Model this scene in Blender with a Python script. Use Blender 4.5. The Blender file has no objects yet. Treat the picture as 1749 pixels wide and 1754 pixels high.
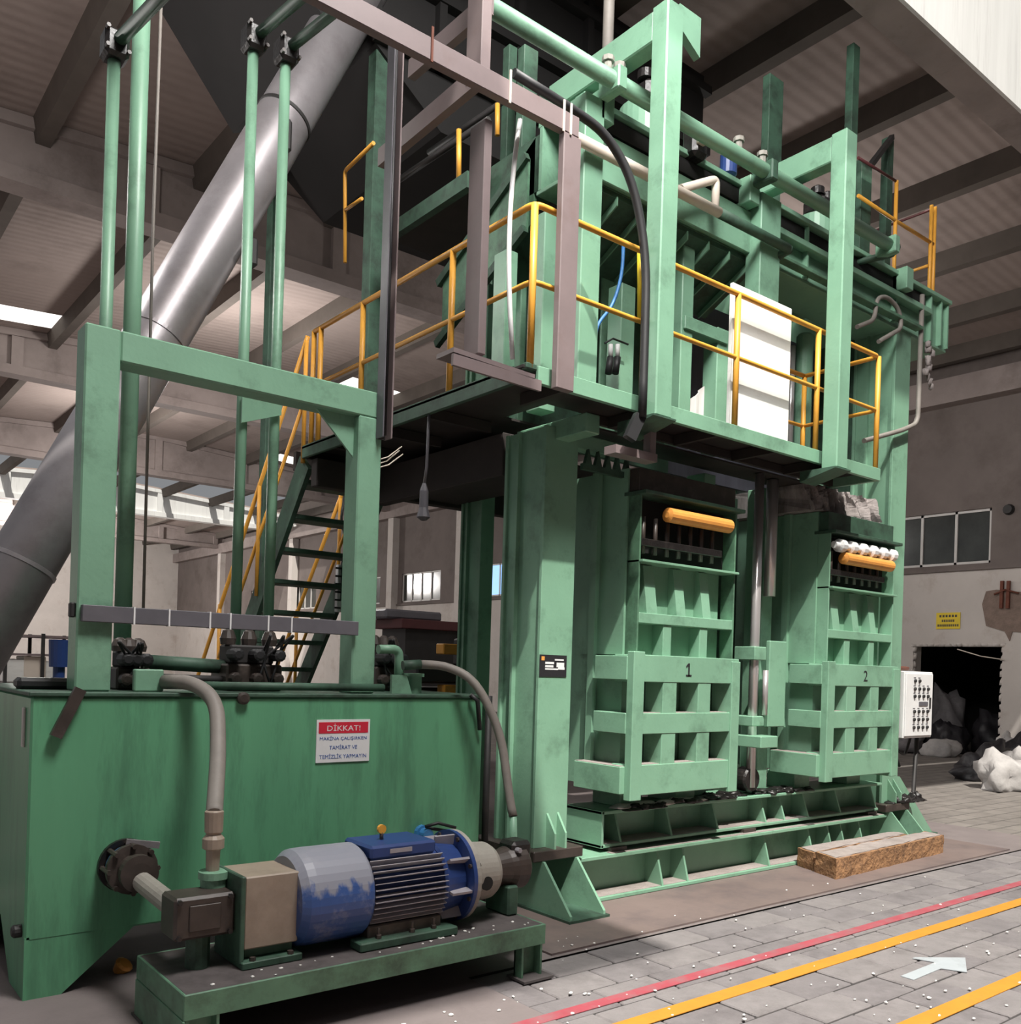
import bpy, bmesh, math, random
from mathutils import Vector, Matrix
random.seed(7)
SC = bpy.context.scene
COL = SC.collection

# ------------------------------------------------------------------ camera
F_PX, PPX, PPY, ROLL, YAW, HC = 1569.08, 874.5, 1143.0, 0.03108, 0.89563, 1.55
W_PX, H_PX = 1749.0, 1754.0
FWD = Vector((math.cos(YAW), math.sin(YAW), 0.0))
R0 = Vector((math.sin(YAW), -math.cos(YAW), 0.0)); U0 = R0.cross(FWD)
RGT = R0 * math.cos(ROLL) + U0 * math.sin(ROLL)
UPV = U0 * math.cos(ROLL) - R0 * math.sin(ROLL)
CAM_P = Vector((0.0, 0.0, HC))
cd = bpy.data.cameras.new('camera'); cam = bpy.data.objects.new('camera', cd); COL.objects.link(cam)
cd.sensor_fit = 'HORIZONTAL'; cd.sensor_width = 36.0; cd.lens = F_PX / W_PX * 36.0
cd.shift_x = -(PPX - W_PX / 2) / W_PX; cd.shift_y = (PPY - H_PX / 2) / W_PX
cd.clip_start = 0.05; cd.clip_end = 300
M3 = Matrix((RGT, UPV, -FWD)).transposed()
cam.matrix_world = Matrix.Translation(CAM_P) @ M3.to_4x4()
SC.camera = cam

# ------------------------------------------------------------------ light
wd = bpy.data.worlds.new('hall_daylight'); SC.world = wd; wd.use_nodes = True
wb = wd.node_tree.nodes['Background']; wb.inputs[0].default_value = (0.93, 0.96, 1.0, 1); wb.inputs[1].default_value = 0.25
sd = bpy.data.lights.new('daylight_sun', 'SUN'); sun = bpy.data.objects.new('daylight_sun', sd); COL.objects.link(sun)
sd.energy = 5.7; sd.angle = math.radians(0.8); sd.color = (1.0, 0.96, 0.88)
sun.rotation_euler = Vector((0.20, 0.45, -0.86)).to_track_quat('-Z', 'Y').to_euler()
ld = bpy.data.lights.new('fill_light', 'POINT'); lamp = bpy.data.objects.new('fill_light', ld); COL.objects.link(lamp)  # unseen soft fill, added to brighten tank, frame and upper posts
ld.energy = 1850; ld.shadow_soft_size = 0.9; ld.color = (1.0, 0.98, 0.95); lamp.location = (2.3, 1.75, 7.6)
for q, (lx, ly, lz, le) in enumerate(((13.0, 9.6, 6.6, 260), (0.9, 8.2, 5.6, 200), (7.5, 18.5, 6.6, 560), (7.5, 27.6, 6.6, 650), (9.0, 47.0, 6.6, 3200))):  # unseen fill lights added to brighten the hall behind the press
    hd = bpy.data.lights.new('hall_fill_light', 'POINT'); hl = bpy.data.objects.new('hall_fill_light', hd); COL.objects.link(hl)
    hd.energy = le; hd.shadow_soft_size = 0.4; hd.color = (1.0, 0.96, 0.92); hl.location = (lx, ly, lz)
SC.view_settings.view_transform = 'Standard'; SC.view_settings.look = 'None'
SC.view_settings.exposure = 0.0; SC.view_settings.gamma = 1.0; SC.view_settings.use_curve_mapping = False
SC.cycles.max_bounces = 6; SC.cycles.diffuse_bounces = 2

def pt(u, v, x=None, y=None, z=None):
    """a point of the place, read off along the photograph's line of sight on a known plane"""
    D = FWD + RGT * ((u - PPX) / F_PX) - UPV * ((v - PPY) / F_PX)
    t = x / D.x if x is not None else (y / D.y if y is not None else (z - HC) / D.z)
    return CAM_P + D * t

# ------------------------------------------------------------------ materials
MAT = {}
def lin(c):
    return tuple((a / 12.92 if a <= 0.04045 else ((a + 0.055) / 1.055) ** 2.4) for a in [q / 255.0 for q in c])
def material(name, rgb, rough=0.55, metal=0.0, vary=0.18, scale=3.0, dirt=None, dirt_amt=0.0, dirt_scale=2.5, bump=0.0, bump_scale=40.0, stretch=(1, 1, 1), spec=0.5, trans=0.0, emit=None):
    m = bpy.data.materials.new(name); m.use_nodes = True; nt = m.node_tree; N = nt.nodes; L = nt.links
    b = N['Principled BSDF']; b.inputs['Roughness'].default_value = rough; b.inputs['Metallic'].default_value = metal
    b.inputs['Specular IOR Level'].default_value = spec
    c = lin(rgb)
    tc = N.new('ShaderNodeTexCoord'); mp = N.new('ShaderNodeMapping'); mp.inputs['Scale'].default_value = stretch
    geo = N.new('ShaderNodeNewGeometry'); L.new(geo.outputs['Position'], mp.inputs['Vector'])
    n1 = N.new('ShaderNodeTexNoise'); n1.inputs['Scale'].default_value = scale; n1.inputs['Detail'].default_value = 6; n1.inputs['Roughness'].default_value = 0.65
    L.new(mp.outputs['Vector'], n1.inputs['Vector'])
    rp = N.new('ShaderNodeValToRGB'); rp.color_ramp.elements[0].position = 0.3; rp.color_ramp.elements[1].position = 0.7
    rp.color_ramp.elements[0].color = tuple(a * (1 - vary) for a in c) + (1,)
    rp.color_ramp.elements[1].color = tuple(min(1, a * (1 + vary)) for a in c) + (1,)
    L.new(n1.outputs['Fac'], rp.inputs['Fac']); col = rp.outputs['Color']
    if dirt_amt > 0:
        n2 = N.new('ShaderNodeTexNoise'); n2.inputs['Scale'].default_value = dirt_scale; n2.inputs['Detail'].default_value = 8; n2.inputs['Roughness'].default_value = 0.7
        L.new(mp.outputs['Vector'], n2.inputs['Vector'])
        r2 = N.new('ShaderNodeValToRGB'); lo = 0.62 - 0.3 * dirt_amt
        r2.color_ramp.elements[0].position = max(0, lo); r2.color_ramp.elements[0].color = (0, 0, 0, 1)
        r2.color_ramp.elements[1].position = min(1, lo + 0.22); r2.color_ramp.elements[1].color = (1, 1, 1, 1)
        L.new(n2.outputs['Fac'], r2.inputs['Fac'])
        mu = N.new('ShaderNodeMath'); mu.operation = 'MULTIPLY'; mu.inputs[1].default_value = min(1, 0.35 + dirt_amt * 0.6); L.new(r2.outputs['Color'], mu.inputs[0])
        mx = N.new('ShaderNodeMix'); mx.data_type = 'RGBA'; mx.inputs['B'].default_value = lin(dirt) + (1,)
        L.new(mu.outputs[0], mx.inputs['Factor']); L.new(col, mx.inputs['A']); col = mx.outputs['Result']
    L.new(col, b.inputs['Base Color'])
    if bump > 0:
        n3 = N.new('ShaderNodeTexNoise'); n3.inputs['Scale'].default_value = bump_scale; n3.inputs['Detail'].default_value = 4
        L.new(mp.outputs['Vector'], n3.inputs['Vector'])
        bp = N.new('ShaderNodeBump'); bp.inputs['Strength'].default_value = bump; bp.inputs['Distance'].default_value = 0.02
        L.new(n3.outputs['Fac'], bp.inputs['Height']); L.new(bp.outputs['Normal'], b.inputs['Normal'])
    if trans: b.inputs['Transmission Weight'].default_value = trans
    if emit: b.inputs['Emission Color'].default_value = lin(emit[0]) + (1,); b.inputs['Emission Strength'].default_value = emit[1]
    MAT[name] = m; return m

material('green_paint', (124, 166, 140), 0.42, vary=0.10, scale=2.2, dirt=(52, 70, 58), dirt_amt=0.30, dirt_scale=3.2, bump=0.05)
material('tank_green', (98, 160, 122), 0.36, vary=0.10, scale=1.3, dirt=(48, 74, 60), dirt_amt=0.42, dirt_scale=2.2, bump=0.04, stretch=(1.8, 1.8, .3))
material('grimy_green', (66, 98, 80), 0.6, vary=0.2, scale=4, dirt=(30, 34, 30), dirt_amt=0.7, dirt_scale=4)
material('dark_steel', (42, 40, 40), 0.6, vary=0.3, scale=5, dirt=(80, 66, 56), dirt_amt=0.15)
material('deck_steel', (52, 46, 44), 0.75, vary=0.2, scale=3, dirt=(30, 26, 24), dirt_amt=0.4)
material('brown_steel', (124, 110, 110), 0.55, vary=0.1, scale=3, dirt=(104, 80, 72), dirt_amt=0.2)
material('yellow_rail', (222, 160, 62), 0.45, vary=0.1, scale=6, dirt=(150, 104, 50), dirt_amt=0.2)
material('conduit_grey', (96, 94, 100), 0.5, vary=0.15, scale=5)
material('galvanised', (158, 153, 156), 0.42, metal=0.5, vary=0.14, scale=2.2, dirt=(120, 112, 112), dirt_amt=0.35, bump=0.05, bump_scale=8)
material('chrome', (205, 200, 200), 0.28, metal=0.6, vary=0.06, scale=4)
material('motor_blue', (40, 62, 116), 0.4, vary=0.12, scale=6)
material('cowl_blue', (54, 82, 138), 0.42, vary=0.1, scale=6, dirt=(172, 172, 178), dirt_amt=0.30, dirt_scale=7)
material('fin_grey', (150, 146, 152), 0.5, vary=0.1, scale=9)
material('cast_grey', (150, 146, 138), 0.6, vary=0.12, scale=9, dirt=(96, 92, 86), dirt_amt=0.3, bump=0.08)
material('box_beige', (152, 138, 124), 0.5, vary=0.1, scale=8, dirt=(110, 96, 84), dirt_amt=0.35)
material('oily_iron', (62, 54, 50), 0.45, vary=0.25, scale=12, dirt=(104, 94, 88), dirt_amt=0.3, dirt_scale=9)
material('oily_black', (30, 27, 27), 0.4, vary=0.3, scale=14, dirt=(70, 62, 58), dirt_amt=0.2, dirt_scale=14, bump=0.2)
material('hose_grey', (128, 122, 116), 0.6, vary=0.1, scale=12)
material('rubber_black', (34, 34, 36), 0.55, vary=0.15, scale=12)
material('valve_blue', (58, 122, 176), 0.45, vary=0.15, scale=12, dirt=(40, 40, 42), dirt_amt=0.4, dirt_scale=14)
material('sheet_white', (240, 240, 236), 0.6, vary=0.04, scale=5, dirt=(190, 186, 184), dirt_amt=0.2, dirt_scale=6, stretch=(1, 1, 4))
material('plastic_white', (226, 214, 200), 0.5, vary=0.05, scale=6)
material('white_paint', (226, 226, 226), 0.5, vary=0.05, scale=6)
material('label_black', (40, 38, 42), 0.5, vary=0.1, scale=30)
material('sign_red', (205, 40, 62), 0.5, vary=0.05, scale=6)
material('sign_blue', (46, 88, 160), 0.5, vary=0.05, scale=6)
material('sign_yellow', (235, 205, 50), 0.5, vary=0.05, scale=6)
material('orange_roller', (224, 152, 74), 0.5, vary=0.12, scale=9)
material('machine_yellow', (196, 138, 44), 0.5, vary=0.15, scale=6, dirt=(60, 44, 28), dirt_amt=0.4)
material('dark_red', (84, 40, 42), 0.6, vary=0.15, scale=6)
material('cable_blue', (60, 120, 180), 0.5)
material('timber_rust', (150, 112, 78), 0.9, vary=0.2, scale=5, dirt=(48, 36, 34), dirt_amt=0.5, dirt_scale=15, bump=0.8, bump_scale=38)
material('dusty_top', (150, 140, 136), 0.9, vary=0.2, scale=10, dirt=(92, 82, 80), dirt_amt=0.3, bump=0.3)
material('concrete', (150, 138, 134), 0.9, vary=0.16, scale=1.1, dirt=(84, 74, 70), dirt_amt=0.35, dirt_scale=.9, bump=0.1, bump_scale=12)
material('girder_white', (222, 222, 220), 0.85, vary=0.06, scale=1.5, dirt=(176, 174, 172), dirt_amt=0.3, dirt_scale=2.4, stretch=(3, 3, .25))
material('purlin', (92, 84, 78), 0.9, vary=0.15, scale=2)
material('plaster_pale', (206, 198, 192), 0.9, vary=0.06, scale=1.2, dirt=(158, 138, 124), dirt_amt=0.28, dirt_scale=1.3)
material('plaster_grey', (118, 108, 104), 0.9, vary=0.12, scale=.9, dirt=(86, 76, 70), dirt_amt=0.4, dirt_scale=.7)
material('window_frame', (212, 208, 204), 0.5, vary=0.04)
material('window_glass', (66, 68, 66), 0.12, vary=0.25, scale=1.5)
material('window_sky', (110, 165, 230), 0.2, vary=0.2, scale=2, emit=((150, 195, 245), 1.2))
material('skylight', (225, 222, 215), 0.5, vary=0.03, emit=((236, 234, 228), 1.6))
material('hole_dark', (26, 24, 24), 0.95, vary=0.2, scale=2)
material('floor_concrete', (117, 108, 107), 0.85, vary=0.12, scale=2.0, dirt=(92, 83, 82), dirt_amt=0.4, dirt_scale=1.6, bump=0.08, bump_scale=60)
material('steel_plate', (117, 103, 99), 0.6, vary=0.12, scale=1.6, dirt=(70, 64, 70), dirt_amt=0.5, dirt_scale=1.1, bump=0.05)
material('paving_light', (124, 119, 119), 0.85, vary=0.12, scale=7, dirt=(92, 86, 86), dirt_amt=0.4, dirt_scale=5, bump=0.25, bump_scale=70)
material('paving_dark', (116, 111, 112), 0.85, vary=0.14, scale=6, dirt=(86, 81, 82), dirt_amt=0.45, dirt_scale=4, bump=0.25, bump_scale=70)
material('joint_dark', (58, 55, 55), 0.95, vary=0.2, scale=9)
material('line_yellow', (188, 128, 40), 0.7, vary=0.08, scale=8, dirt=(140, 108, 62), dirt_amt=0.25, dirt_scale=12)
material('line_red', (158, 70, 80), 0.7, vary=0.1, scale=8, dirt=(136, 104, 106), dirt_amt=0.6, dirt_scale=7)
material('line_white', (160, 166, 170), 0.7, vary=0.05, scale=8, dirt=(126, 126, 130), dirt_amt=0.35, dirt_scale=7)
material('sack_white', (176, 172, 170), 0.8, vary=0.12, scale=8, dirt=(110, 106, 106), dirt_amt=0.2, dirt_scale=5, bump=0.6, bump_scale=9)
material('sack_black', (40, 38, 42), 0.5, vary=0.3, scale=8, bump=0.5, bump_scale=9)
material('sack_grey', (120, 116, 118), 0.6, vary=0.2, scale=8, bump=0.5, bump_scale=9)
material('bale_fabric', (150, 142, 140), 0.95, vary=0.25, scale=14, dirt=(70, 62, 60), dirt_amt=0.4, dirt_scale=10, bump=0.9, bump_scale=18, stretch=(1, 1, .2))
material('scrap_white', (232, 230, 226), 0.8, vary=0.04)
material('exposed_brick', (134, 116, 106), 0.95, vary=0.2, scale=8, bump=0.4)
material('shade_black', (24, 22, 22), 0.8, vary=0.25, scale=2)  # black put in for shade: dark roof bay and crown gaps
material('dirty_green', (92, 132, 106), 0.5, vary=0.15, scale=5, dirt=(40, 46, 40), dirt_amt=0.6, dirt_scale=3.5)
material('dark_dust', (82, 76, 76), 0.9, vary=0.2, scale=8, dirt=(46, 42, 42), dirt_amt=0.4, dirt_scale=6)
material('rust', (112, 66, 52), 0.85, vary=0.25, scale=9)
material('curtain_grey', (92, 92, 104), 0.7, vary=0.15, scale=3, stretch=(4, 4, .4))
material('film_grey', (196, 190, 188), 0.5, vary=0.12, scale=5, stretch=(5, 5, .5))
M = MAT
def dust_on_top(mat, z0, z1, rgb):
    nt = mat.node_tree; N = nt.nodes; L = nt.links; b = N['Principled BSDF']; src = b.inputs['Base Color'].links[0].from_socket
    g = N.new('ShaderNodeNewGeometry'); sp = N.new('ShaderNodeSeparateXYZ'); L.new(g.outputs['Position'], sp.inputs[0])
    mr = N.new('ShaderNodeMapRange'); mr.inputs[1].default_value = z0; mr.inputs[2].default_value = z1; L.new(sp.outputs[2], mr.inputs[0])
    no = N.new('ShaderNodeTexNoise'); no.inputs['Scale'].default_value = 22; no.inputs['Detail'].default_value = 5; mp = N.new('ShaderNodeMapping'); mp.inputs['Scale'].default_value = (1, 1, .35); L.new(g.outputs['Position'], mp.inputs[0]); L.new(mp.outputs[0], no.inputs['Vector'])
    ad = N.new('ShaderNodeMath'); ad.operation = 'ADD'; L.new(mr.outputs[0], ad.inputs[0]); L.new(no.outputs[0], ad.inputs[1])
    rp = N.new('ShaderNodeValToRGB'); rp.color_ramp.elements[0].position = .72; rp.color_ramp.elements[1].position = .86; L.new(ad.outputs[0], rp.inputs[0])
    mu = N.new('ShaderNodeMath'); mu.operation = 'MULTIPLY'; mu.inputs[1].default_value = .8; L.new(rp.outputs[0], mu.inputs[0])
    mx = N.new('ShaderNodeMix'); mx.data_type = 'RGBA'; mx.inputs['B'].default_value = lin(rgb) + (1,); L.new(mu.outputs[0], mx.inputs['Factor']); L.new(src, mx.inputs['A']); L.new(mx.outputs['Result'], b.inputs['Base Color'])
dust_on_top(M['cowl_blue'], .50, .72, (150, 150, 154))

# ------------------------------------------------------------------ mesh helpers
class B:
    """collects shapes for ONE mesh object, in place coordinates"""
    def __init__(s): s.v = []; s.f = []; s.smooth = set()
    def add(s, vs, fs, smooth=False):
        o = len(s.v); s.v += [tuple(p) for p in vs]
        for f in fs:
            if smooth: s.smooth.add(len(s.f))
            s.f.append(tuple(i + o for i in f))
        return s
    def box(s, x0, x1, y0, y1, z0, z1):
        if x1 < x0: x0, x1 = x1, x0
        if y1 < y0: y0, y1 = y1, y0
        if z1 < z0: z0, z1 = z1, z0
        return s.add([(x0, y0, z0), (x1, y0, z0), (x1, y1, z0), (x0, y1, z0), (x0, y0, z1), (x1, y0, z1), (x1, y1, z1), (x0, y1, z1)],
                     [(0, 3, 2, 1), (4, 5, 6, 7), (0, 1, 5, 4), (1, 2, 6, 5), (2, 3, 7, 6), (3, 0, 4, 7)])
    def bbox(s, x0, x1, y0, y1, z0, z1, b=0.006):
        """a box with chamfered edges"""
        bm = bmesh.new(); bmesh.ops.create_cube(bm, size=1.0)
        for v in bm.verts: v.co = ((x0 + x1) / 2 + v.co.x * abs(x1 - x0), (y0 + y1) / 2 + v.co.y * abs(y1 - y0), (z0 + z1) / 2 + v.co.z * abs(z1 - z0))
        b = min(b, abs(x1 - x0) * .3, abs(y1 - y0) * .3, abs(z1 - z0) * .3)
        bmesh.ops.bevel(bm, geom=bm.edges[:], offset=b, segments=1, affect='EDGES')
        bm.verts.index_update()
        s.add([v.co[:] for v in bm.verts], [[v.index for v in f.verts] for f in bm.faces]); bm.free(); return s
    def beam(s, a, b, w, h, up=(0, 0, 1)):
        """rectangular bar from a to b, w across, h along up"""
        a, b = Vector(a), Vector(b); d = (b - a).normalized(); upv = Vector(up)
        if abs(d.dot(upv)) > .98: upv = Vector((0, 1, 0))
        sx = d.cross(upv).normalized(); sy = sx.cross(d).normalized()
        vs = []
        for p in (a, b):
            for i, j in ((-1, -1), (1, -1), (1, 1), (-1, 1)): vs.append(p + sx * (i * w / 2) + sy * (j * h / 2))
        return s.add(vs, [(0, 3, 2, 1), (4, 5, 6, 7), (0, 1, 5, 4), (1, 2, 6, 5), (2, 3, 7, 6), (3, 0, 4, 7)])
    def prism(s, poly, axis, a0, a1):
        """poly: points in the plane across axis; x -> (y,z), y -> (x,z), z -> (x,y)"""
        n = len(poly); vs = []
        for a in (a0, a1):
            for p, q in poly: vs.append((a, p, q) if axis == 'x' else ((p, a, q) if axis == 'y' else (p, q, a)))
        fs = [tuple(range(n)), tuple(range(2 * n - 1, n - 1, -1))] + [(i, i + n, (i + 1) % n + n, (i + 1) % n) for i in range(n)]
        return s.add(vs, fs)
    def tube(s, pts, r, n=10, round_=0.0, seg=5):
        pts = [Vector(p) for p in pts]
        if round_ > 0 and len(pts) > 2:
            q = [pts[0]]
            for i in range(1, len(pts) - 1):
                a, b, c = pts[i - 1], pts[i], pts[i + 1]
                d1 = min(round_, (a - b).length * .49); d2 = min(round_, (c - b).length * .49)
                p0 = b + (a - b).normalized() * d1; p1 = b + (c - b).normalized() * d2
                for k in range(seg + 1):
                    t = k / seg; q.append(p0 * (1 - t) ** 2 + b * 2 * t * (1 - t) + p1 * t * t)
            q.append(pts[-1]); pts = q
        rs = r if isinstance(r, (list, tuple)) else [r] * len(pts)
        vs = []; prev = None
        for i, p in enumerate(pts):
            d = (pts[min(i + 1, len(pts) - 1)] - pts[max(i - 1, 0)]).normalized()
            if prev is None:
                ref = Vector((0, 0, 1)) if abs(d.z) < .9 else Vector((1, 0, 0)); sx = d.cross(ref).normalized()
            else:
                sx = (prev - d * prev.dot(d)).normalized()
            prev = sx; sy = sx.cross(d)
            for k in range(n):
                a = 2 * math.pi * k / n; vs.append(p + (sx * math.cos(a) + sy * math.sin(a)) * rs[i])
        fs = []
        for i in range(len(pts) - 1):
            for k in range(n): fs.append((i * n + k, i * n + (k + 1) % n, (i + 1) * n + (k + 1) % n, (i + 1) * n + k))
        s.add(vs, fs, True)
        o = len(s.v) - len(vs); s.f.append(tuple(o + k for k in range(n - 1, -1, -1))); m = (len(pts) - 1) * n; s.f.append(tuple(o + m + k for k in range(n)))
        return s
    def cyl(s, a, b, r, n=20, r2=None): return s.tube([a, b], [r, r if r2 is None else r2], n)
    def lathe(s, origin, axis, prof, n=28):
        """prof: (distance along axis, radius)"""
        o = Vector(origin); d = Vector(axis).normalized(); ref = Vector((0, 0, 1)) if abs(d.z) < .9 else Vector((1, 0, 0))
        sx = d.cross(ref).normalized(); sy = sx.cross(d); vs = []; fs = []
        for t, r in prof:
            for k in range(n):
                a = 2 * math.pi * k / n; vs.append(o + d * t + (sx * math.cos(a) + sy * math.sin(a)) * max(r, 1e-4))
        for i in range(len(prof) - 1):
            for k in range(n): fs.append((i * n + k, i * n + (k + 1) % n, (i + 1) * n + (k + 1) % n, (i + 1) * n + k))
        fs.append(tuple(range(n - 1, -1, -1))); m = (len(prof) - 1) * n; fs.append(tuple(m + k for k in range(n)))
        return s.add(vs, fs)
    def lump(s, c, rx, ry, rz, seed=0, rough=.25, sub=3, flat=True):
        bm = bmesh.new(); bmesh.ops.create_icosphere(bm, subdivisions=sub, radius=1); rnd = random.Random(seed)
        ph = [(rnd.uniform(2, 5), rnd.uniform(0, 6.3), Vector((rnd.uniform(-1, 1), rnd.uniform(-1, 1), rnd.uniform(-1, 1)))) for _ in range(7)]
        for v in bm.verts:
            k = 1 + rough * sum(math.sin(f * 2 * v.co.dot(d) + p) for f, p, d in ph) / 4
            z = v.co.z * k
            if flat and z < -.45: z = -.45
            v.co = (c[0] + v.co.x * k * rx, c[1] + v.co.y * k * ry, c[2] + (z + (.45 if flat else 0)) * rz)
        bm.verts.index_update(); s.add([v.co[:] for v in bm.verts], [[v.index for v in f.verts] for f in bm.faces], True); bm.free(); return s
    def build(s, name, mat, parent=None, **tags):
        me = bpy.data.meshes.new(name); off = Vector(parent.matrix_world.translation if parent and parent.parent is None else (0, 0, 0))
        if parent is not None: off = ORIGIN.get(parent.name, Vector((0, 0, 0)))
        me.from_pydata([(p[0] - off[0], p[1] - off[1], p[2] - off[2]) for p in s.v], [], s.f); me.validate()
        for i, p in enumerate(me.polygons):
            if i in s.smooth and len(p.vertices) <= 4: p.use_smooth = True
        me.materials.append(M[mat] if isinstance(mat, str) else mat)
        bm = bmesh.new(); bm.from_mesh(me); bmesh.ops.recalc_face_normals(bm, faces=bm.faces[:]); bm.to_mesh(me); bm.free()
        o = bpy.data.objects.new(name, me); COL.objects.link(o)
        if parent is not None: o.parent = parent; ORIGIN[o.name] = off
        else: ORIGIN[o.name] = Vector((0, 0, 0))
        for k, val in tags.items(): o[k] = val
        return o
ORIGIN = {}
def tag(o, label, cat, group=None):
    o['label'] = label; o['category'] = cat
    if group: o['group'] = group
    return o
def thing(name, label, cat, loc, group=None):
    o = bpy.data.objects.new(name, None); COL.objects.link(o); o.location = loc; o.empty_display_size = .1
    ORIGIN[o.name] = Vector(loc); return tag(o, label, cat, group)
def struct(name, b, mat, label=None, cat=None):
    o = b.build(name, mat); o['kind'] = 'structure'
    if label: o['label'] = label
    if cat: o['category'] = cat
    return o
FONT = {}
def lettering(name, text, center, size, mat, parent, xdir=(1, 0, 0), up=(0, 0, 1), width=None, depth=.0008):
    key = (text,)
    cu = bpy.data.curves.new('lettering', 'FONT'); cu.body = text; cu.align_x = 'CENTER'; cu.align_y = 'CENTER'; cu.size = 1; cu.extrude = .01
    cu.resolution_u = 2
    tmp = bpy.data.objects.new('tmp', cu); COL.objects.link(tmp); bpy.context.view_layer.update()
    me0 = bpy.data.meshes.new_from_object(tmp.evaluated_get(bpy.context.evaluated_depsgraph_get()))
    bpy.data.objects.remove(tmp); bpy.data.curves.remove(cu)
    xs = [v.co.x for v in me0.vertices]; ys = [v.co.y for v in me0.vertices]
    wx = max(xs) - min(xs); hy = max(ys) - min(ys); cx = (max(xs) + min(xs)) / 2; cy = (max(ys) + min(ys)) / 2
    sy = size / hy; sx = sy if width is None else width / wx
    X, U = Vector(xdir), Vector(up); Nn = X.cross(U)
    b = B(); b.add([Vector(center) + X * ((v.co.x - cx) * sx) + U * ((v.co.y - cy) * sy) + Nn * (v.co.z * depth * 100 * .5) for v in me0.vertices], [tuple(p.vertices) for p in me0.polygons])
    bpy.data.meshes.remove(me0)
    return b.build(name, mat, parent)

# ================================================================== THE SETTING
XW, YF, XL = 19.5, 58.0, -18.5
SLX0, SLX1, SLY0, SLY1 = 2.72, 9.92, 0.70, 3.66
b = B()
def quad(b, x0, x1, y0, y1, z): b.add([(x0, y0, z), (x1, y0, z), (x1, y1, z), (x0, y1, z)], [(0, 1, 2, 3)])
quad(b, XL, SLX0, -14, YF, 0); quad(b, SLX0, SLX1, SLY1, YF, 0); quad(b, SLX0, SLX1, -14, SLY0, 0)
floor = struct('floor', b, 'floor_concrete', 'grey dusty concrete hall floor')
m = material('far_paving', (124, 118, 113), .85, vary=.12, scale=4, dirt=(94, 88, 84), dirt_amt=.4, dirt_scale=2.5)
nt = m.node_tree; N = nt.nodes; L = nt.links; bb = N['Principled BSDF']; src = bb.inputs['Base Color'].links[0].from_socket
br_ = N.new('ShaderNodeTexBrick'); br_.inputs['Scale'].default_value = 1.0; br_.inputs['Brick Width'].default_value = .4; br_.inputs['Row Height'].default_value = .2275; br_.inputs['Mortar Size'].default_value = .012
br_.inputs['Color1'].default_value = (1, 1, 1, 1); br_.inputs['Color2'].default_value = (.86, .86, .86, 1); br_.inputs['Mortar'].default_value = (.5, .5, .5, 1)
g_ = N.new('ShaderNodeNewGeometry'); L.new(g_.outputs['Position'], br_.inputs['Vector'])
mx = N.new('ShaderNodeMix'); mx.data_type = 'RGBA'; mx.blend_type = 'MULTIPLY'; mx.inputs['Factor'].default_value = 1; L.new(src, mx.inputs['A']); L.new(br_.outputs['Color'], mx.inputs['B']); L.new(mx.outputs['Result'], bb.inputs['Base Color'])
b = B(); quad(b, SLX1, 34, -14, YF, 0); b.build('paved_yard', 'far_paving', floor)
b = B(); quad(b, SLX0 - .2, SLX1 + .2, SLY0 - .2, SLY1 + .2, -.012)
b.build('paving_bed', 'joint_dark', floor)
meshes = {}
k = 0
ROWH, LEN = .2275, .40
rows = int((SLY1 - SLY0) / ROWH + .5)
for r in range(rows):
    x = SLX0 - (LEN / 2 if r % 2 else 0)
    while x < SLX1 - .01:
        xa, xb = max(x, SLX0), min(x + LEN, SLX1); w = round(xb - xa, 3); var = k % 4
        key = (w, var)
        if key not in meshes:
            g = .006; t = -.002 - .0016 * var
            o = B().bbox(-w / 2 + g, w / 2 - g, -ROWH / 2 + g, ROWH / 2 - g, -.03, t, .006).build('paving_slab', ('paving_light', 'paving_dark', 'paving_light', 'paving_dark')[var], floor)
            meshes[key] = o
        else:
            o = meshes[key].copy(); COL.objects.link(o); o.parent = floor
        o.location = ((xa + xb) / 2, SLY0 + (r + .5) * ROWH, 0)
        x += LEN; k += random.choice((1, 1, 2, 3))

# painted marks on the paving
def paint(name, poly, mat, label, cat='floor marking'):
    b = B(); b.prism(poly, 'z', -.001, .0025); o = b.build(name, mat); tag(o, label, cat); o['kind'] = 'structure'; return o
paint('painted_line', [(1.2, 3.005), (30, 3.005), (30, 3.075), (1.2, 3.075)], 'line_red', 'worn red line painted along the floor in front of the press')
paint('painted_line', [(1.2, 2.735), (30, 2.735), (30, 2.825), (1.2, 2.825)], 'line_yellow', 'yellow line painted beside the red line')
paint('painted_line', [(1.2, 2.01), (30, 2.01), (30, 2.10), (1.2, 2.10)], 'line_yellow', 'yellow line painted on the far side of the white arrow from the press')
paint('painted_arrow', [(4.62, 2.43), (4.62, 2.36), (4.93, 2.37), (4.99, 2.26), (5.24, 2.385), (5.0, 2.55), (4.97, 2.55), (5.01, 2.44)], 'line_white', 'white arrow painted on the paving between yellow lines')
plate = B().prism([(3.30, 3.69), (8.95, 3.70), (8.95, 5.6), (3.30, 5.6)], 'z', 0.0005, .012).build('floor_plate', 'steel_plate')
tag(plate, 'large flat steel plate lying on the floor under the press', 'steel plate')

# wall on the right, with the broken opening and its windows
HY0, HY1, HZ = 8.32, 10.2, 2.33
ZS = 3.95
b = B(); T = .35
b.box(XW, XW + T, -14, HY0, 0, ZS); b.box(XW, XW + T, HY1, YF, 0, ZS); b.box(XW, XW + T, HY0, HY1, HZ, ZS)
wall_r = struct('wall_right', b, 'plaster_pale', 'pale stained plaster wall with a rough dark opening')
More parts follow.
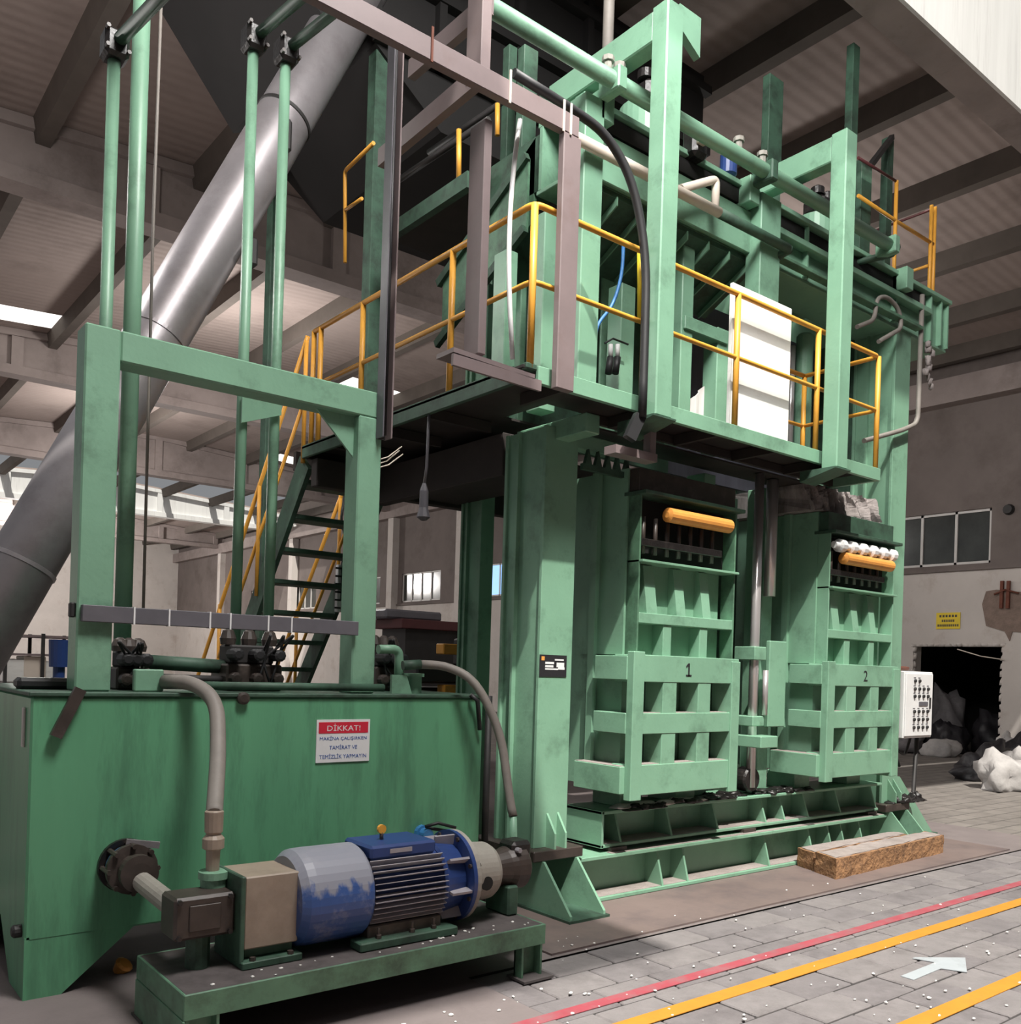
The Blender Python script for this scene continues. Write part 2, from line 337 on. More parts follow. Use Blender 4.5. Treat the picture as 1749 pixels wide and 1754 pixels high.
# broken rim of the opening
rim = B(); rnd = random.Random(3)
for i in range(16):
    yy = HY0 + (HY1 - HY0) * i / 15; rim.lump((XW + .04, yy, HZ - .05), .06, .09, .07, i, .4, 1)
for i in range(14):
    zz = HZ * i / 14; rim.lump((XW + .05, HY0 + .01, zz), .06, .05, .11, 40 + i, .4, 1); rim.lump((XW + .05, HY1 - .01, zz), .06, .05, .11, 70 + i, .4, 1)
rim.build('broken_rim', 'plaster_pale', wall_r)
# dark room behind the opening
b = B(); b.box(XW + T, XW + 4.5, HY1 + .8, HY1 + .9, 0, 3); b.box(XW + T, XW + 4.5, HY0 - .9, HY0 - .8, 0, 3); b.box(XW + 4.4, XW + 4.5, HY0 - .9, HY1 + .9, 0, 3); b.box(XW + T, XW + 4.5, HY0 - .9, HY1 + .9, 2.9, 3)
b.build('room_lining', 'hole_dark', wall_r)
WIN = [(8.62, 11.6, 0), (13.4, 16.2, 0), (18.4, 21.0, 0), (24.6, 26.3, 1), (28.75, 31.5, 0), (33.2, 36.0, 0), (39, 41.5, 0), (44, 46.5, 0)]
WZ0, WZ1 = 4.02, 5.16
b = B(); yy = -14.0
for y0, y1, s_ in WIN:
    b.box(XW, XW + T, yy, y0, ZS, 9.2); b.box(XW, XW + T, y0, y1, ZS, WZ0); b.box(XW, XW + T, y0, y1, WZ1, 9.2); yy = y1
b.box(XW, XW + T, yy, YF, ZS, 9.2)
wall_ru = struct('wall_right_upper', b, 'plaster_grey', 'dingy grey upper wall with a band of windows')
for i, (y0, y1, s_) in enumerate(WIN):
    b = B(); n = 4 if y1 - y0 > 2 else 3; fw = .055
    b.box(XW + .05, XW + .13, y0, y1, WZ0, WZ0 + fw); b.box(XW + .05, XW + .13, y0, y1, WZ1 - fw, WZ1)
    for q in range(n + 1):
        c = y0 + (y1 - y0) * q / n; c = min(max(c, y0 + fw / 2), y1 - fw / 2); b.box(XW + .05, XW + .13, c - fw / 2, c + fw / 2, WZ0, WZ1)
    w = b.build('window_%d' % (i + 1), 'window_frame'); w['kind'] = 'structure'
    for q in range(n):
        ya = y0 + (y1 - y0) * q / n; yb = y0 + (y1 - y0) * (q + 1) / n
        B().box(XW + .085, XW + .095, ya + fw / 2, yb - fw / 2, WZ0 + fw, WZ1 - fw).build('pane', 'window_sky' if s_ else 'window_glass', w)
struct('trim_1', B().box(XW - .06, XW, 2, YF, ZS - .07, ZS), 'plaster_grey', 'grey ledge running below the windows')
struct('trim_2', B().box(XW - .35, XW, -2, YF, 7.42, 7.95), 'concrete', 'concrete eave beam along the top of the windowed wall')
for i, yc in enumerate((4.5, 13.6, 22.8, 27.2, 32.0, 41.2, 50.4)):
    if yc > 13: struct('wall_pillar_%d' % (i + 1), B().box(XW - .3, XW, yc - .2, yc + .2, 0, 7.42), 'plaster_pale')
# exposed patch of masonry with rusty bars, on the wall to the right of the opening
pch = thing('wall_patch', 'rough patch of bare masonry with rusty bars on the pale wall', 'wall damage', (XW, 8.0, 3.0))
yc = pt(1722, 1045, x=XW); yl = pt(1686, 1040, x=XW)
poly = []
for u, v in ((1683, 1035), (1690, 1013), (1708, 1010), (1749, 1014), (1790, 1010), (1800, 1060), (1770, 1085), (1735, 1082), (1730, 1098), (1722, 1082), (1690, 1072)):
    p = pt(u, v, x=XW); poly.append((p.y, p.z))
B().prism(poly, 'x', XW - .025, XW + .02).build('bare_masonry', 'exposed_brick', pch)
for u in (1717, 1728):
    a = pt(u, 995, x=XW - .06); c = pt(u - 2, 1042, x=XW - .06); B().beam(a, c, .06, .06).build('steel_bar', 'rust', pch)
a = pt(1703, 1018, x=XW - .08); m_ = pt(1722, 1010, x=XW - .09); c = pt(1745, 1016, x=XW - .08); B().tube([a, m_, c], .02, 6).build('cross_bar', 'rust', pch)
# small lamp hole on wall, yellow notice
a = pt(1729, 873, x=XW); B().lathe((XW - .1, a.y, a.z), (1, 0, 0), [(0, .09), (.06, .11), (.1, .11)], 12).build('wall_vent', 'dark_steel'); tag(bpy.data.objects['wall_vent'], 'small dark round vent high on the wall beside the window', 'vent')
a = pt(1605, 1050, x=XW); c = pt(1645, 1077, x=XW)
ns = thing('yellow_notice', 'small yellow notice with three lines of print above the dark opening', 'sign', (XW, (a.y + c.y) / 2, c.z))
B().box(XW - .02, XW, a.y, c.y, c.z, a.z).build('board', 'sign_yellow', ns)
mid = ((a.y + c.y) / 2, (a.z + c.z) / 2)
for i, (tx, w, dz) in enumerate((('A S A N S Ö R', .40, .1), ('KAPISI', .28, 0), ('YAKLAŞMAYIN', .46, -.1))):
    b = B()
    # the print is too small to read: three rows of short dark strokes
    n = (6, 7, 11)[i]
    for q in range(n):
        y_ = mid[0] - w / 2 + w * (q + .5) / n; b.box(XW - .022, XW - .02, y_ - w / n * .32, y_ + w / n * .32, mid[1] + dz - .025, mid[1] + dz + .025)
    b.build('print_line', 'oily_iron', ns)

struct('wall_front', B().box(-12, XW, -14.3, -14, 0, 9), 'plaster_grey', 'unseen grey wall closing the hall behind the viewer')  # out of view; closes the front to cut ambient light
struct('wall_back', B().box(XL, XW, YF, YF + .3, 0, 10), 'plaster_pale', 'pale far end wall of the hall')

# roof
def zr(x):
    c = 10.0 if x > .5 else -9.0
    return 9.1 - .6 * abs(x - c) / 9.5
GY = [4.37, 13.5, 22.8, 32.0, 41.2, 50.4]
m = material('roof_panel', (150, 136, 130), .85, vary=.08, scale=.8, dirt=(104, 92, 86), dirt_amt=.35, dirt_scale=.6)
nt = m.node_tree; N = nt.nodes; L = nt.links
wv = N.new('ShaderNodeTexWave'); wv.bands_direction = 'Y'; wv.inputs['Scale'].default_value = 1.6; g_ = N.new('ShaderNodeNewGeometry'); L.new(g_.outputs['Position'], wv.inputs['Vector'])
bp = N.new('ShaderNodeBump'); bp.inputs['Strength'].default_value = .25; bp.inputs['Distance'].default_value = .03; L.new(wv.outputs['Fac'], bp.inputs['Height']); L.new(bp.outputs['Normal'], N['Principled BSDF'].inputs['Normal'])
roof = thing('roof', 'ribbed roof sheeting on concrete purlins over the hall', 'roof', (10, 30, 8.5)); roof['kind'] = 'structure'
edges = [.5 + 19 * i / 9 for i in range(10)]
GAP = (36.6, 40.9)
sky_cells = {(1, 2), (3, 2), (6, 2), (2, 3), (4, 3), (1, 1), (5, 1), (4, 5), (6, 5), (3, 4)}
for j in range(len(GY)):
    y0 = GY[j] + .2; y1 = GY[j + 1] + .2 if j + 1 < len(GY) else YF
    if j == 3: y1 = GAP[0]
    for i in range(9):
        x0, x1 = edges[i], edges[i + 1]
        ys = [(y0, y1, 'roof_panel', 'roof_panel')]
        if (i, j) in sky_cells: ys = [(y0, y1 - 1.6, 'roof_panel', 'roof_panel'), (y1 - 1.6, y1 - .6, 'skylight', 'skylight_panel'), (y1 - .6, y1, 'roof_panel', 'roof_panel')]
        for a, c, mt, nm in ys:
            b = B(); b.add([(x0, a, zr(x0 + .001)), (x1, a, zr(x1 - .001)), (x1, c, zr(x1 - .001)), (x0, c, zr(x0 + .001)), (x0, a, zr(x0 + .001) + .08), (x1, a, zr(x1 - .001) + .08), (x1, c, zr(x1 - .001) + .08), (x0, c, zr(x0 + .001) + .08)],
                  [(0, 3, 2, 1), (4, 5, 6, 7), (0, 1, 5, 4), (1, 2, 6, 5), (2, 3, 7, 6), (3, 0, 4, 7)])
            b.build(nm, mt, roof)
B().box(-12, 19.5, -14, -3.4, 8.9, 9.0).build('roof_panel', 'roof_panel', roof)  # unseen front roof, added to lower the ambient light
B().box(-12, 19.5, 1.75, 3.4, 9.3, 9.4).build('roof_panel', 'roof_panel', roof)  # unseen strip shaped to keep the sun off the crown
B().box(-12, 1.9, -1.25, 1.75, 8.9, 9.0).build('roof_panel', 'roof_panel', roof)  # unseen strip shaped to keep the sun off tank and bedplate
for i in range(10):
    x = edges[i]; x = min(max(x, .7), 19.1)
    B().prism([(x - .09, zr(x) - .30), (x + .09, zr(x) - .30), (x + .15, zr(x) + .02), (x - .15, zr(x) + .02)], 'y', 4.6, YF).build('purlin', 'purlin', roof)
# pitched concrete girders across the hall
def girder(y, w=.42):
    b = B(); zt = lambda x: zr(x) - .02
    z0 = 7.7
    XA = .3
    b.prism([(XA, z0), (XW, z0), (XW, z0 + .2), (XA, z0 + .2)], 'y', y, y + w)
    b.prism([(XA, z0 + .2), (XW, z0 + .2), (XW, zt(19.5) - .15), (10, zt(10) - .15), (XA, zt(.6) - .15)], 'y', y + .12, y + w - .12)
    b.prism([(XA, zt(.6) - .15), (10, zt(10) - .15), (XW, zt(19.5) - .15), (XW, zt(19.5)), (10, zt(10)), (XA, zt(.6))], 'y', y + .02, y + w - .02)
    for i in range(7):
        x = 1.0 + i * 3.0; b.prism([(x - .12, z0 + .2), (x + .12, z0 + .2), (x + .12, zt(x) - .15), (x - .12, zt(x) - .15)], 'y', y + .03, y + w - .03)
    return b
for j, y in enumerate(GY):
    if j == 0: continue
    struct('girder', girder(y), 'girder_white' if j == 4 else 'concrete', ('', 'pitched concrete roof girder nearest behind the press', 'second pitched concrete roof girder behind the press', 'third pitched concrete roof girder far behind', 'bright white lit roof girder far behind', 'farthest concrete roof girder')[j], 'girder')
g0 = thing('girder', 'broad concrete roof girder overhead with bright white front face', 'girder', (10, 4.5, 7.7)); g0['kind'] = 'structure'
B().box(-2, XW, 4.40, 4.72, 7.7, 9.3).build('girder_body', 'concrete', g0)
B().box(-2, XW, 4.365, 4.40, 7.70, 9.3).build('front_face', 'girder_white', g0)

# ================================================================== THE PRESS: frame
G = 'green_paint'
CY0, CY1 = 4.43, 4.85
press = thing('baling_press', 'tall green steel frame of the two-chamber baling press', 'press frame', (6.1, 4.8, 0))
def hcol(name, x0, x1, y0, y1, z0, z1):
    """box column with a recessed side web, as welded plate"""
    b = B(); b.bbox(x0, x1, y0, y0 + .03, z0, z1, .004); b.bbox(x0, x1, y1 - .03, y1, z0, z1, .004); b.box(x0 + .02, x1 - .02, y0 + .03, y1 - .03, z0, z1)
    ym = y0 + (y1 - y0) * .62; b.box(x0 - .012, x0 + .03, ym, ym + .02, z0, z1)
    return b.build(name, G, press)
hcol('column', 3.78, 4.06, CY0, CY1, .40, 3.10)
B().bbox(3.86, 3.98, 4.15, 4.80, 3.02, 3.14).build('deck_bearer', G, press)
B().bbox(4.06, 4.50, 4.44, 4.52, 3.00, 3.10).build('deck_bearer', G, press)
tb = B()
for q in range(5): tb.prism([(4.10 + q * .09, 2.90), (4.16 + q * .09, 2.90), (4.13 + q * .09, 3.0)], 'y', 4.40, 4.43)
tb.box(4.08, 4.56, 4.40, 4.43, 2.86, 2.90); tb.build('toothed_rack', 'grimy_green', press)
hcol('column', 7.98, 8.25, CY0, CY1, .40, 4.78)
hcol('rear_column', 4.60, 4.74, 6.20, 6.50, 0, 4.78)
hcol('rear_column', 7.98, 8.25, 6.20, 6.50, 0, 4.78)
# feet with gusset plates
for xa, xb in ((3.78, 4.08), (7.97, 8.27)):
    for x in (xa, xb - .018):
        B().prism([(4.07, .012), (4.07, .05), (4.33, .335), (5.05, .335), (5.25, .012)], 'x', x, x + .018).build('gusset', G, press)
    B().bbox(xa - .07, xb + .05, 4.34, 5.0, .335, .402).build('foot_plate', 'oily_iron', press)
    B().box(xa - .02, xb + .02, 4.05, 5.2, .012, .028).build('sole_plate', 'grimy_green', press)
    for x in (xa + .10, xa + .19):
        B().prism([(4.43, .40), (4.345, .40), (4.345, .50), (4.43, .62)], 'x', x, x + .016).build('rib', G, press)
B().prism([(8.26, .402), (8.26, .62), (8.42, .62), (9.10, .02), (9.10, .012), (8.26, .012)], 'y', 4.50, 4.52).build('gusset', G, press)
B().prism([(8.26, .402), (8.26, .62), (8.42, .62), (9.10, .02), (9.10, .012), (8.26, .012)], 'y', 4.75, 4.77).build('gusset', G, press)
B().box(8.26, 9.12, 4.46, 4.82, .012, .03).build('sole_plate', 'grimy_green', press)
# lower base girder, upper base girder
b = B(); b.bbox(4.10, 7.95, 4.34, 4.66, .013, .04, .004); b.bbox(4.10, 7.95, 4.36, 4.66, .288, .315, .004); b.box(4.10, 7.95, 4.52, 4.54, .04, .288)
b.build('base_girder', G, press)
for u in (1135, 1178, 1317, 1392, 1425, 1447, 1478):
    x = pt(u, 1480, y=4.36).x
    if x < 7.9: B().prism([(4.35, .04), (4.52, .04), (4.52, .288), (4.42, .288)], 'x', x - .009, x + .009).build('stiffener', G, press)
b = B(); b.bbox(4.37, 7.96, 4.42, 4.80, .345, .368, .004); b.bbox(4.37, 7.96, 4.42, 4.80, .572, .595, .004); b.box(4.40, 7.96, 4.60, 4.62, .368, .572); b.box(4.37, 4.39, 4.42, 4.80, .345, .595)
b.build('upper_base_girder', G, press)
for u in (1065, 1152, 1231, 1313, 1345, 1385, 1440, 1500):
    x = pt(u, 1400, y=4.43).x; B().prism([(4.43, .368), (4.60, .368), (4.60, .572), (4.50, .572)], 'x', x - .009, x + .009).build('stiffener', G, press)
B().box(4.42, 7.9, 4.365, 4.42, .315, .318).build('dust_ledge', 'dusty_top', press)
B().box(4.42, 7.9, 4.43, 4.60, .368, .371).build('dust_ledge', 'dusty_top', press)
B().box(4.12, 7.9, 4.36, 4.51, .04, .043).build('dust_ledge', 'dusty_top', press)
for x in (4.62, 5.2, 6.7, 7.5):
    B().bbox(x, x + .22, 4.50, 4.78, .595, .74).build('pad', G, press)
for x in (4.45, 5.9, 7.7): B().box(x, x + .15, 4.40, 4.66, .315, .345).build('packer', 'oily_iron', press)
# crown: front and rear girders, cross girders
def crown(y0, y1, name, XA=3.98):
    b = B(); b.bbox(XA, 8.92, y0 - .05, y1, 5.24, 5.28, .004); b.bbox(XA, 8.92, y0, y1, 4.78, 4.81, .004); b.box(XA, 8.92, y0 + .02, y0 + .05, 4.81, 5.24)
    b.box(XA, 8.92, y1 - .05, y1 - .02, 4.81, 5.24)
    return b.build(name, G, press)
crown(CY0, CY1, 'crown_girder'); crown(6.2, 6.6, 'rear_crown_girder', 4.9)
B().bbox(4.02, 5.95, 4.40, 4.45, 4.78, 5.10).build('crown_cover', G, press)
B().bbox(5.96, 8.50, 4.36, 4.45, 5.03, 5.08, .004).build('crown_rib', G, press)
B().bbox(5.96, 8.50, 4.432, 4.446, 5.10, 5.23, .003).build('crown_shade', 'shade_black', press)  # flat dark strip painted in for a shaded gap
B().bbox(5.96, 8.30, 4.34, 4.42, 4.83, 4.86, .004).build('crown_rib', 'dirty_green', press)
B().bbox(4.05, 5.94, 4.405, 4.44, 5.12, 5.23, .003).build('crown_shade', 'shade_black', press)  # second strip of painted gap shade, above the cover
for x in (6.5, 7.9, 8.55, 8.75, 8.88):
    B().box(x, x + .02, 4.40, 4.45, 4.81, 5.24).build('stiffener', G, press)
for x in (4.0, 5.0, 6.05, 7.1, 8.1, 8.75):
    B().bbox(x, x + .16, 4.85, 6.2 if x > 4.5 else 5.6, 4.82, 5.22).build('cross_girder', G if x > 4.5 else 'grimy_green', press)
# top longitudinal channels above the crown
B().bbox(4.1, 8.7, 4.52, 4.62, 5.30, 5.40).build('top_channel', G, press)
B().bbox(4.1, 8.7, 4.90, 5.0, 5.50, 5.60).build('top_channel', 'grimy_green', press)
# upper bay posts, between deck and crown
def upost(u0, u1, v, y, z0=3.25, z1=4.78, d=.14, name='bay_post', mat=G):
    a = pt(u0, v, y=y).x; c = pt(u1, v, y=y).x
    return B().bbox(a, c, y, y + d, z0, z1).build(name, mat, press)
upost(866, 886, 500, 4.85, 3.25, 4.35); upost(893, 903, 500, 5.2, 3.25, 4.35); upost(930, 957, 500, 4.60, 3.25, 4.55)
upost(994, 1027, 500, 4.30, 3.25, 5.22); upost(1064, 1088, 550, 4.62, 3.25, 4.30)
upost(1166, 1186, 600, 4.52, 3.25, 4.70); upost(1229, 1252, 600, 4.52, 3.25, 4.20)
upost(1303, 1337, 420, 4.30, 4.35, 5.22); upost(1030, 1062, 550, 4.95, 3.25, 4.5, .02, 'bay_panel')
a = pt(1176, 485, y=4.5); c = pt(1250, 505, y=4.5); B().bbox(a.x, c.x, 4.50, 4.6, 4.08, 4.18).build('bay_lintel', G, press)
# louvred hood under the crown
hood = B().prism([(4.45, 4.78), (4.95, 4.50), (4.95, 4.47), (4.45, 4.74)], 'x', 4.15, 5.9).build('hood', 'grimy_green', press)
for i in range(7):
    x = 4.35 + i * .24; B().prism([(4.44, 4.75), (4.93, 4.48), (4.93, 4.44), (4.44, 4.69)], 'x', x, x + .012).build('hood_fin', G, hood)
# dark backs of the upper bays
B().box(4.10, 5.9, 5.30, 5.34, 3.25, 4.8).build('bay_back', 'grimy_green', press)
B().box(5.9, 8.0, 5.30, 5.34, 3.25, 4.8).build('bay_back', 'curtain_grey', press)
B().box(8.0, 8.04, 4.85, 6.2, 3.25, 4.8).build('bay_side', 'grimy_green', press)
# head-plate clamps
for x in (4.05, 5.60, 7.9):
    B().bbox(x, x + .12, 4.30, 4.44, 5.10, 5.30).build('pipe_bracket', G, press)
# lower middle column pieces between the chambers
B().bbox(5.56, 5.70, 4.62, 4.80, .60, 3.1).build('mid_post', G, press)
B().bbox(6.34, 6.48, 4.62, 4.80, .60, 3.1).build('mid_post', G, press)
a = pt(1317, 1180, y=4.42).x; c = pt(1346, 1180, y=4.42).x
B().bbox(a, c, 4.42, 4.46, pt(1330, 1245, y=4.42).z, pt(1330, 1098, y=4.42).z).build('guide_plate', G, press)
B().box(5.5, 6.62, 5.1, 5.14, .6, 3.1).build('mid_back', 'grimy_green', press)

# ------------------------------------------------------------------ the two chambers
DY = 4.17
def chamber(dx, num, label):
    t = thing('press_chamber', label, 'press chamber', (4.92 + dx, 4.8, .72), 'press chambers with ribbed doors')
    X0, X1 = 4.36 + dx, 5.475 + dx
    zz = lambda v: pt(1095, v, y=DY).z
    zb = [zz(1363), zz(1311), zz(1258), zz(1222), zz(1168), zz(1121)]   # bottom band, opening, band, opening, band
    xs = [X0, 4.465 + dx, 4.665 + dx, 4.805 + dx, 5.03 + dx, 5.165 + dx, 5.38 + dx, X1]
    # body box behind
    B().box(X0 + .10, X1 - .03, DY + .19, 5.55, zb[0] + .02, 2.92).build('chamber_body', G, t)
    door = B(); D = .18
    for z0, z1 in ((zb[0], zb[1]), (zb[2], zb[3]), (zb[4], zb[5])): door.bbox(X0 + .012, X1 - .004, DY, DY + D, z0, z1, .004)
    door.build('door_bands', G, t)
    for q, (a, c) in enumerate(((xs[0], xs[1]), (xs[2], xs[3]), (xs[4], xs[5]), (xs[6], xs[7]))):
        B().bbox(a, c, DY - (.012 if q in (0, 3) else -.004), DY + (.05 if q == 0 else D - .01), zb[0] - (.03 if q in (0, 3) else -.01), zb[5] + (.02 if q == 0 else -.02), .004).build('door_rib', G, t)
    # ledges of dust on each band
    B().box(X0 + .11, X1 - .1, DY + .02, DY + D, zb[1], zb[1] + .003).build('dust_ledge', 'dusty_top', t)
    B().box(X0 + .11, X1 - .1, DY + .02, DY + D, zb[3], zb[3] + .003).build('dust_ledge', 'dusty_top', t)
    # side bands of the door
    for z0, z1, y1, out in ((zb[0] + .01, zb[1] - .01, 4.66, .035), (zb[2], zb[3], 4.52, 0), (zb[4] + .01, zb[5] - .01, 4.52, 0)):
        B().bbox(X0 - .006 - out, X0 + .11, DY + .045, y1, z0, z1, .004).build('side_band', G, t)
        if out: B().box(X0 - out, X0 + .10, DY + .06, y1, z1, z1 + .003).build('dust_ledge', 'dusty_top', t)
    B().bbox(X1 - .02, X1 + .06, DY + .04, 4.5, zb[0] + .05, zb[5] - .1, .004).build('hinge_bar', G, t)
    # upper rib field, set back
    UY = 4.25; UX0, UX1 = 4.475 + dx, 5.50 + dx
    zu = lambda v: pt(1110, v, y=UY).z
    z5, z6, z7, z8, z9 = zu(1118), zu(1068), zu(1050), zu(961), zu(845)
    B().bbox(UX0 + .016, UX1 - .016, UY, UY + .1, z6, z7, .004).build('upper_band', G, t)
    B().bbox(UX0, UX0 + .015, UY, UY + .12, zb[5], z9, .003).build('cheek_plate', 'dirty_green' if dx == 0 else G, t)  # chamber one darker: oily dirt plus walkway shade put into the colour
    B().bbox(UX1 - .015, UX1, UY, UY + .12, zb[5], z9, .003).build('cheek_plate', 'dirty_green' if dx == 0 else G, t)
    for a, c in ((4.745, 4.83), (5.13, 5.215)):
        B().bbox(a + dx, c + dx, UY + .01, UY + .12, zb[5] - .02, z6, .004).build('upper_rib', G, t)
    for a, c in ((4.585, 4.69), (4.89, 4.985), (5.17, 5.26)):
        B().prism([(UY + .02, z7), (UY + .12, z7), (UY + .12, z8), (UY + .07, z8 - .02)], 'x', a + dx, c + dx).build('upper_rib', G, t)
    B().bbox(UX0, UX1, UY - .035, UY + .12, z8 - .012, z8 + .004, .002).build('shelf_plate', G, t)
    B().bbox(UX0 + .0, UX1 - .0, UY + .02, UY + .16, z9 + .012, 2.915, .004).build('header_plate', 'oily_iron' if dx == 0 else 'grimy_green', t)  # oily grime, with under-walkway shade painted into the darker header
    # sloping side stiffener
    B().prism([(UY + .1, zb[5]), (UY + .1, z8), (4.75, zb[5] + .12), (4.75, zb[5])], 'x', UX0 - .03, UX0 - .012).build('side_stiffener', G, t)
    B().box(UX0 - .06, UX0 - .02, 4.60, 4.66, zb[0], 2.92).build('corner_angle', G, t)
    # latch: roller and comb
    lz = (z8 + z9) / 2
    B().bbox(UX0 + .02, UX1 - .16, UY + .0, UY + .06, z8 + .10, z8 + .15, .004).build('latch_bar', 'oily_black', t)
    for i in range(7):
        x = UX0 + .06 + i * .12; B().cyl((x, UY + .03, z8 + .05), (x, UY + .03, z8 + .30), .016, 8).build('latch_pin', 'oily_iron', t)
    x0, x1 = (4.70, 5.40) if dx == 0 else (4.62, 5.40)
    B().lathe((x0 + dx, UY - .03, lz + .10 if dx == 0 else lz + .02), (1, 0, 0), [(0, .02), (.01, .05), (x1 - x0 - .03, .05), (x1 - x0, .025)], 16).build('roller', 'orange_roller', t)
    if dx:
        comb = B()
        for i in range(6):
            x = UX0 + .08 + i * .16; comb.lathe((x, UY - .02, lz + .12), (1, 0, 0), [(0, .03), (.01, .055), (.07, .055), (.08, .03)], 12)
        comb.cyl((UX0 + .02, UY - .02, lz + .12), (UX1 - .06, UY - .02, lz + .12), .03, 10)
        comb.build('toothed_roller', 'white_paint', t)
    B().bbox(UX0 - .02, UX1 + .02, UY - .06, UY + .14, z9 - .015, z9 + .01, .003).build('top_lip', 'grimy_green', t)
    # dark slot behind the latch
    B().box(UX0 + .03, UX1 - .03, UY + .10, UY + .115, z8 + .01, z9 - .02).build('latch_recess', 'hole_dark', t)
    xn = pt(1180, 1146, y=DY).x + (0 if dx == 0 else dx + .02)
    zn = (zb[4] + zb[5]) / 2
    if num == '1':
        n_ = B(); n_.box(xn - .007, xn + .007, DY - .003, DY + .002, zn - .045, zn + .045); n_.box(xn - .028, xn + .028, DY - .003, DY + .002, zn - .045, zn - .034)
        n_.prism([(xn - .007, zn + .045), (xn - .007, zn + .028), (xn - .028, zn + .014), (xn - .028, zn + .026)], 'y', DY - .003, DY + .002); n_.build('number', 'label_black', t)
    else: lettering('number', num, (xn, DY - .002, zn), .09, 'label_black', t, width=.06)
    tag(t, label, 'press chamber', 'press chambers with ribbed doors')
    return t
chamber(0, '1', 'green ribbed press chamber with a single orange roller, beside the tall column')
chamber(2.25, '2', 'green ribbed press chamber with white toothed roller, beside the control box')

# bale of grey rags showing above the chamber marked 2
b = B(); rnd = random.Random(9); nx, nz = 60, 14; x0, x1, z0, z1 = 6.60, 7.66, 2.925, 3.145; vs = []; fs = []
col_ = [.05 * math.sin(i * .55) + .035 * math.sin(i * 1.7 + 1) + rnd.uniform(-.012, .012) for i in range(nx + 1)]
for jz in range(nz + 1):
    for ix in range(nx + 1):
        t = jz / nz; vs.append((x0 + (x1 - x0) * ix / nx + .02 * math.sin(t * 5 + ix), 4.40 + col_[ix] * (1 - .4 * t) + .05 * (1 - t) * -1 + rnd.uniform(-.006, .006), z0 + (z1 - z0) * t + (rnd.uniform(-.01, .01) if 0 < jz < nz else 0)))
for jz in range(nz):
    for ix in range(nx): a = jz * (nx + 1) + ix; fs.append((a, a + 1, a + nx + 2, a + nx + 1))
nb = len(vs); vs += [(x0, 5.2, z0), (x1, 5.2, z0), (x1, 5.2, z1), (x0, 5.2, z1)]
tl = nz * (nx + 1); fs += [(nb, nb + 3, nb + 2, nb + 1), tuple([nb, nb + 1] + [k for k in range(nx, -1, -1)]), tuple([nb + 3] + [tl + k for k in range(nx + 1)] + [nb + 2]), tuple([nb] + [k * (nx + 1) for k in range(nz + 1)] + [nb + 3]), tuple([nb + 1, nb + 2] + [k * (nx + 1) + nx for k in range(nz, -1, -1)])]
b.add(vs, fs)
tag(b.build('rag_bale', 'bale_fabric'), 'bale of shaggy grey rags squeezed out over the chamber marked 2', 'bale')

# side cylinders between the chambers
def ram(x, y, z0, z1, r, label, clamps=()):
    t = thing('hydraulic_ram', label, 'hydraulic cylinder', (x, y, z0), 'chrome rams between the chambers')
    B().cyl((x, y, z0), (x, y, z1), r, 18).build('rod', 'chrome', t)
    for a, c in clamps: B().bbox(x - .075, x + .075, y - .06, y + .14, a, c).build('clamp', G, t)
    return t
a = pt(1296, 1000, y=4.46).x
ram(a, 4.46, .66, 3.14, .037, 'slim chrome ram rod standing nearer the chamber marked 1', ((pt(1296, 1243, y=4.46).z, pt(1296, 1226, y=4.46).z), (pt(1296, 1131, y=4.46).z, pt(1296, 1108, y=4.46).z)))
c = pt(1320, 950, y=4.52).x
ram(c, 4.52, pt(1320, 1022, y=4.52).z, 3.14, .048, 'bright thick chrome ram rod ending above the green guide plate')
d = pt(1311, 1180, y=4.40).x
ram(d, 4.40, pt(1311, 1225, y=4.40).z, pt(1311, 1148, y=4.40).z, .022, 'short chrome ram rod beside the green guide plate')
sh = thing('ram_bracket', 'green bracket with dark pulley at the foot of the rams', 'bracket', (a, 4.4, .6))
B().bbox(a - .10, a + .12, 4.30, 4.56, pt(1290, 1280, y=4.4).z, pt(1290, 1260, y=4.4).z).build('bracket_plate', G, sh)
B().lathe((a, 4.44, .72), (0, 1, 0), [(0, .09), (.02, .1), (.1, .1), (.12, .09)], 20).build('pulley', 'oily_black', sh)
# oily dirt on the base girders
dl = B(); rnd = random.Random(5)
for i in range(60): dl.lump((rnd.uniform(5.45, 6.9), rnd.uniform(4.43, 4.6), .594), rnd.uniform(.03, .08), rnd.uniform(.03, .06), rnd.uniform(.006, .022), i, .5, 2)
for i in range(26): dl.lump((rnd.uniform(8.05, 8.6), rnd.uniform(4.33, 4.44), .40), rnd.uniform(.03, .07), rnd.uniform(.03, .05), rnd.uniform(.01, .05), 60 + i, .5, 2)
for i in range(20): dl.lump((rnd.uniform(4.6, 5.4), rnd.uniform(4.35, 4.45), .594), rnd.uniform(.03, .09), rnd.uniform(.02, .04), rnd.uniform(.01, .03), 100 + i, .5, 2)
o = dl.build('oily_dirt', 'oily_black'); o['kind'] = 'stuff'; tag(o, 'black oily dirt caked on the press base girders', 'dirt')
b = B()
for i in range(7): b.lump((4.62 + i * .12, 4.44 + .02 * (i % 3), .596), .11, .04, .022, 200 + i, .6, 2)
tag(b.build('film_strip', 'film_grey'), 'crumpled pale plastic film lying under the chamber marked 1', 'plastic film')

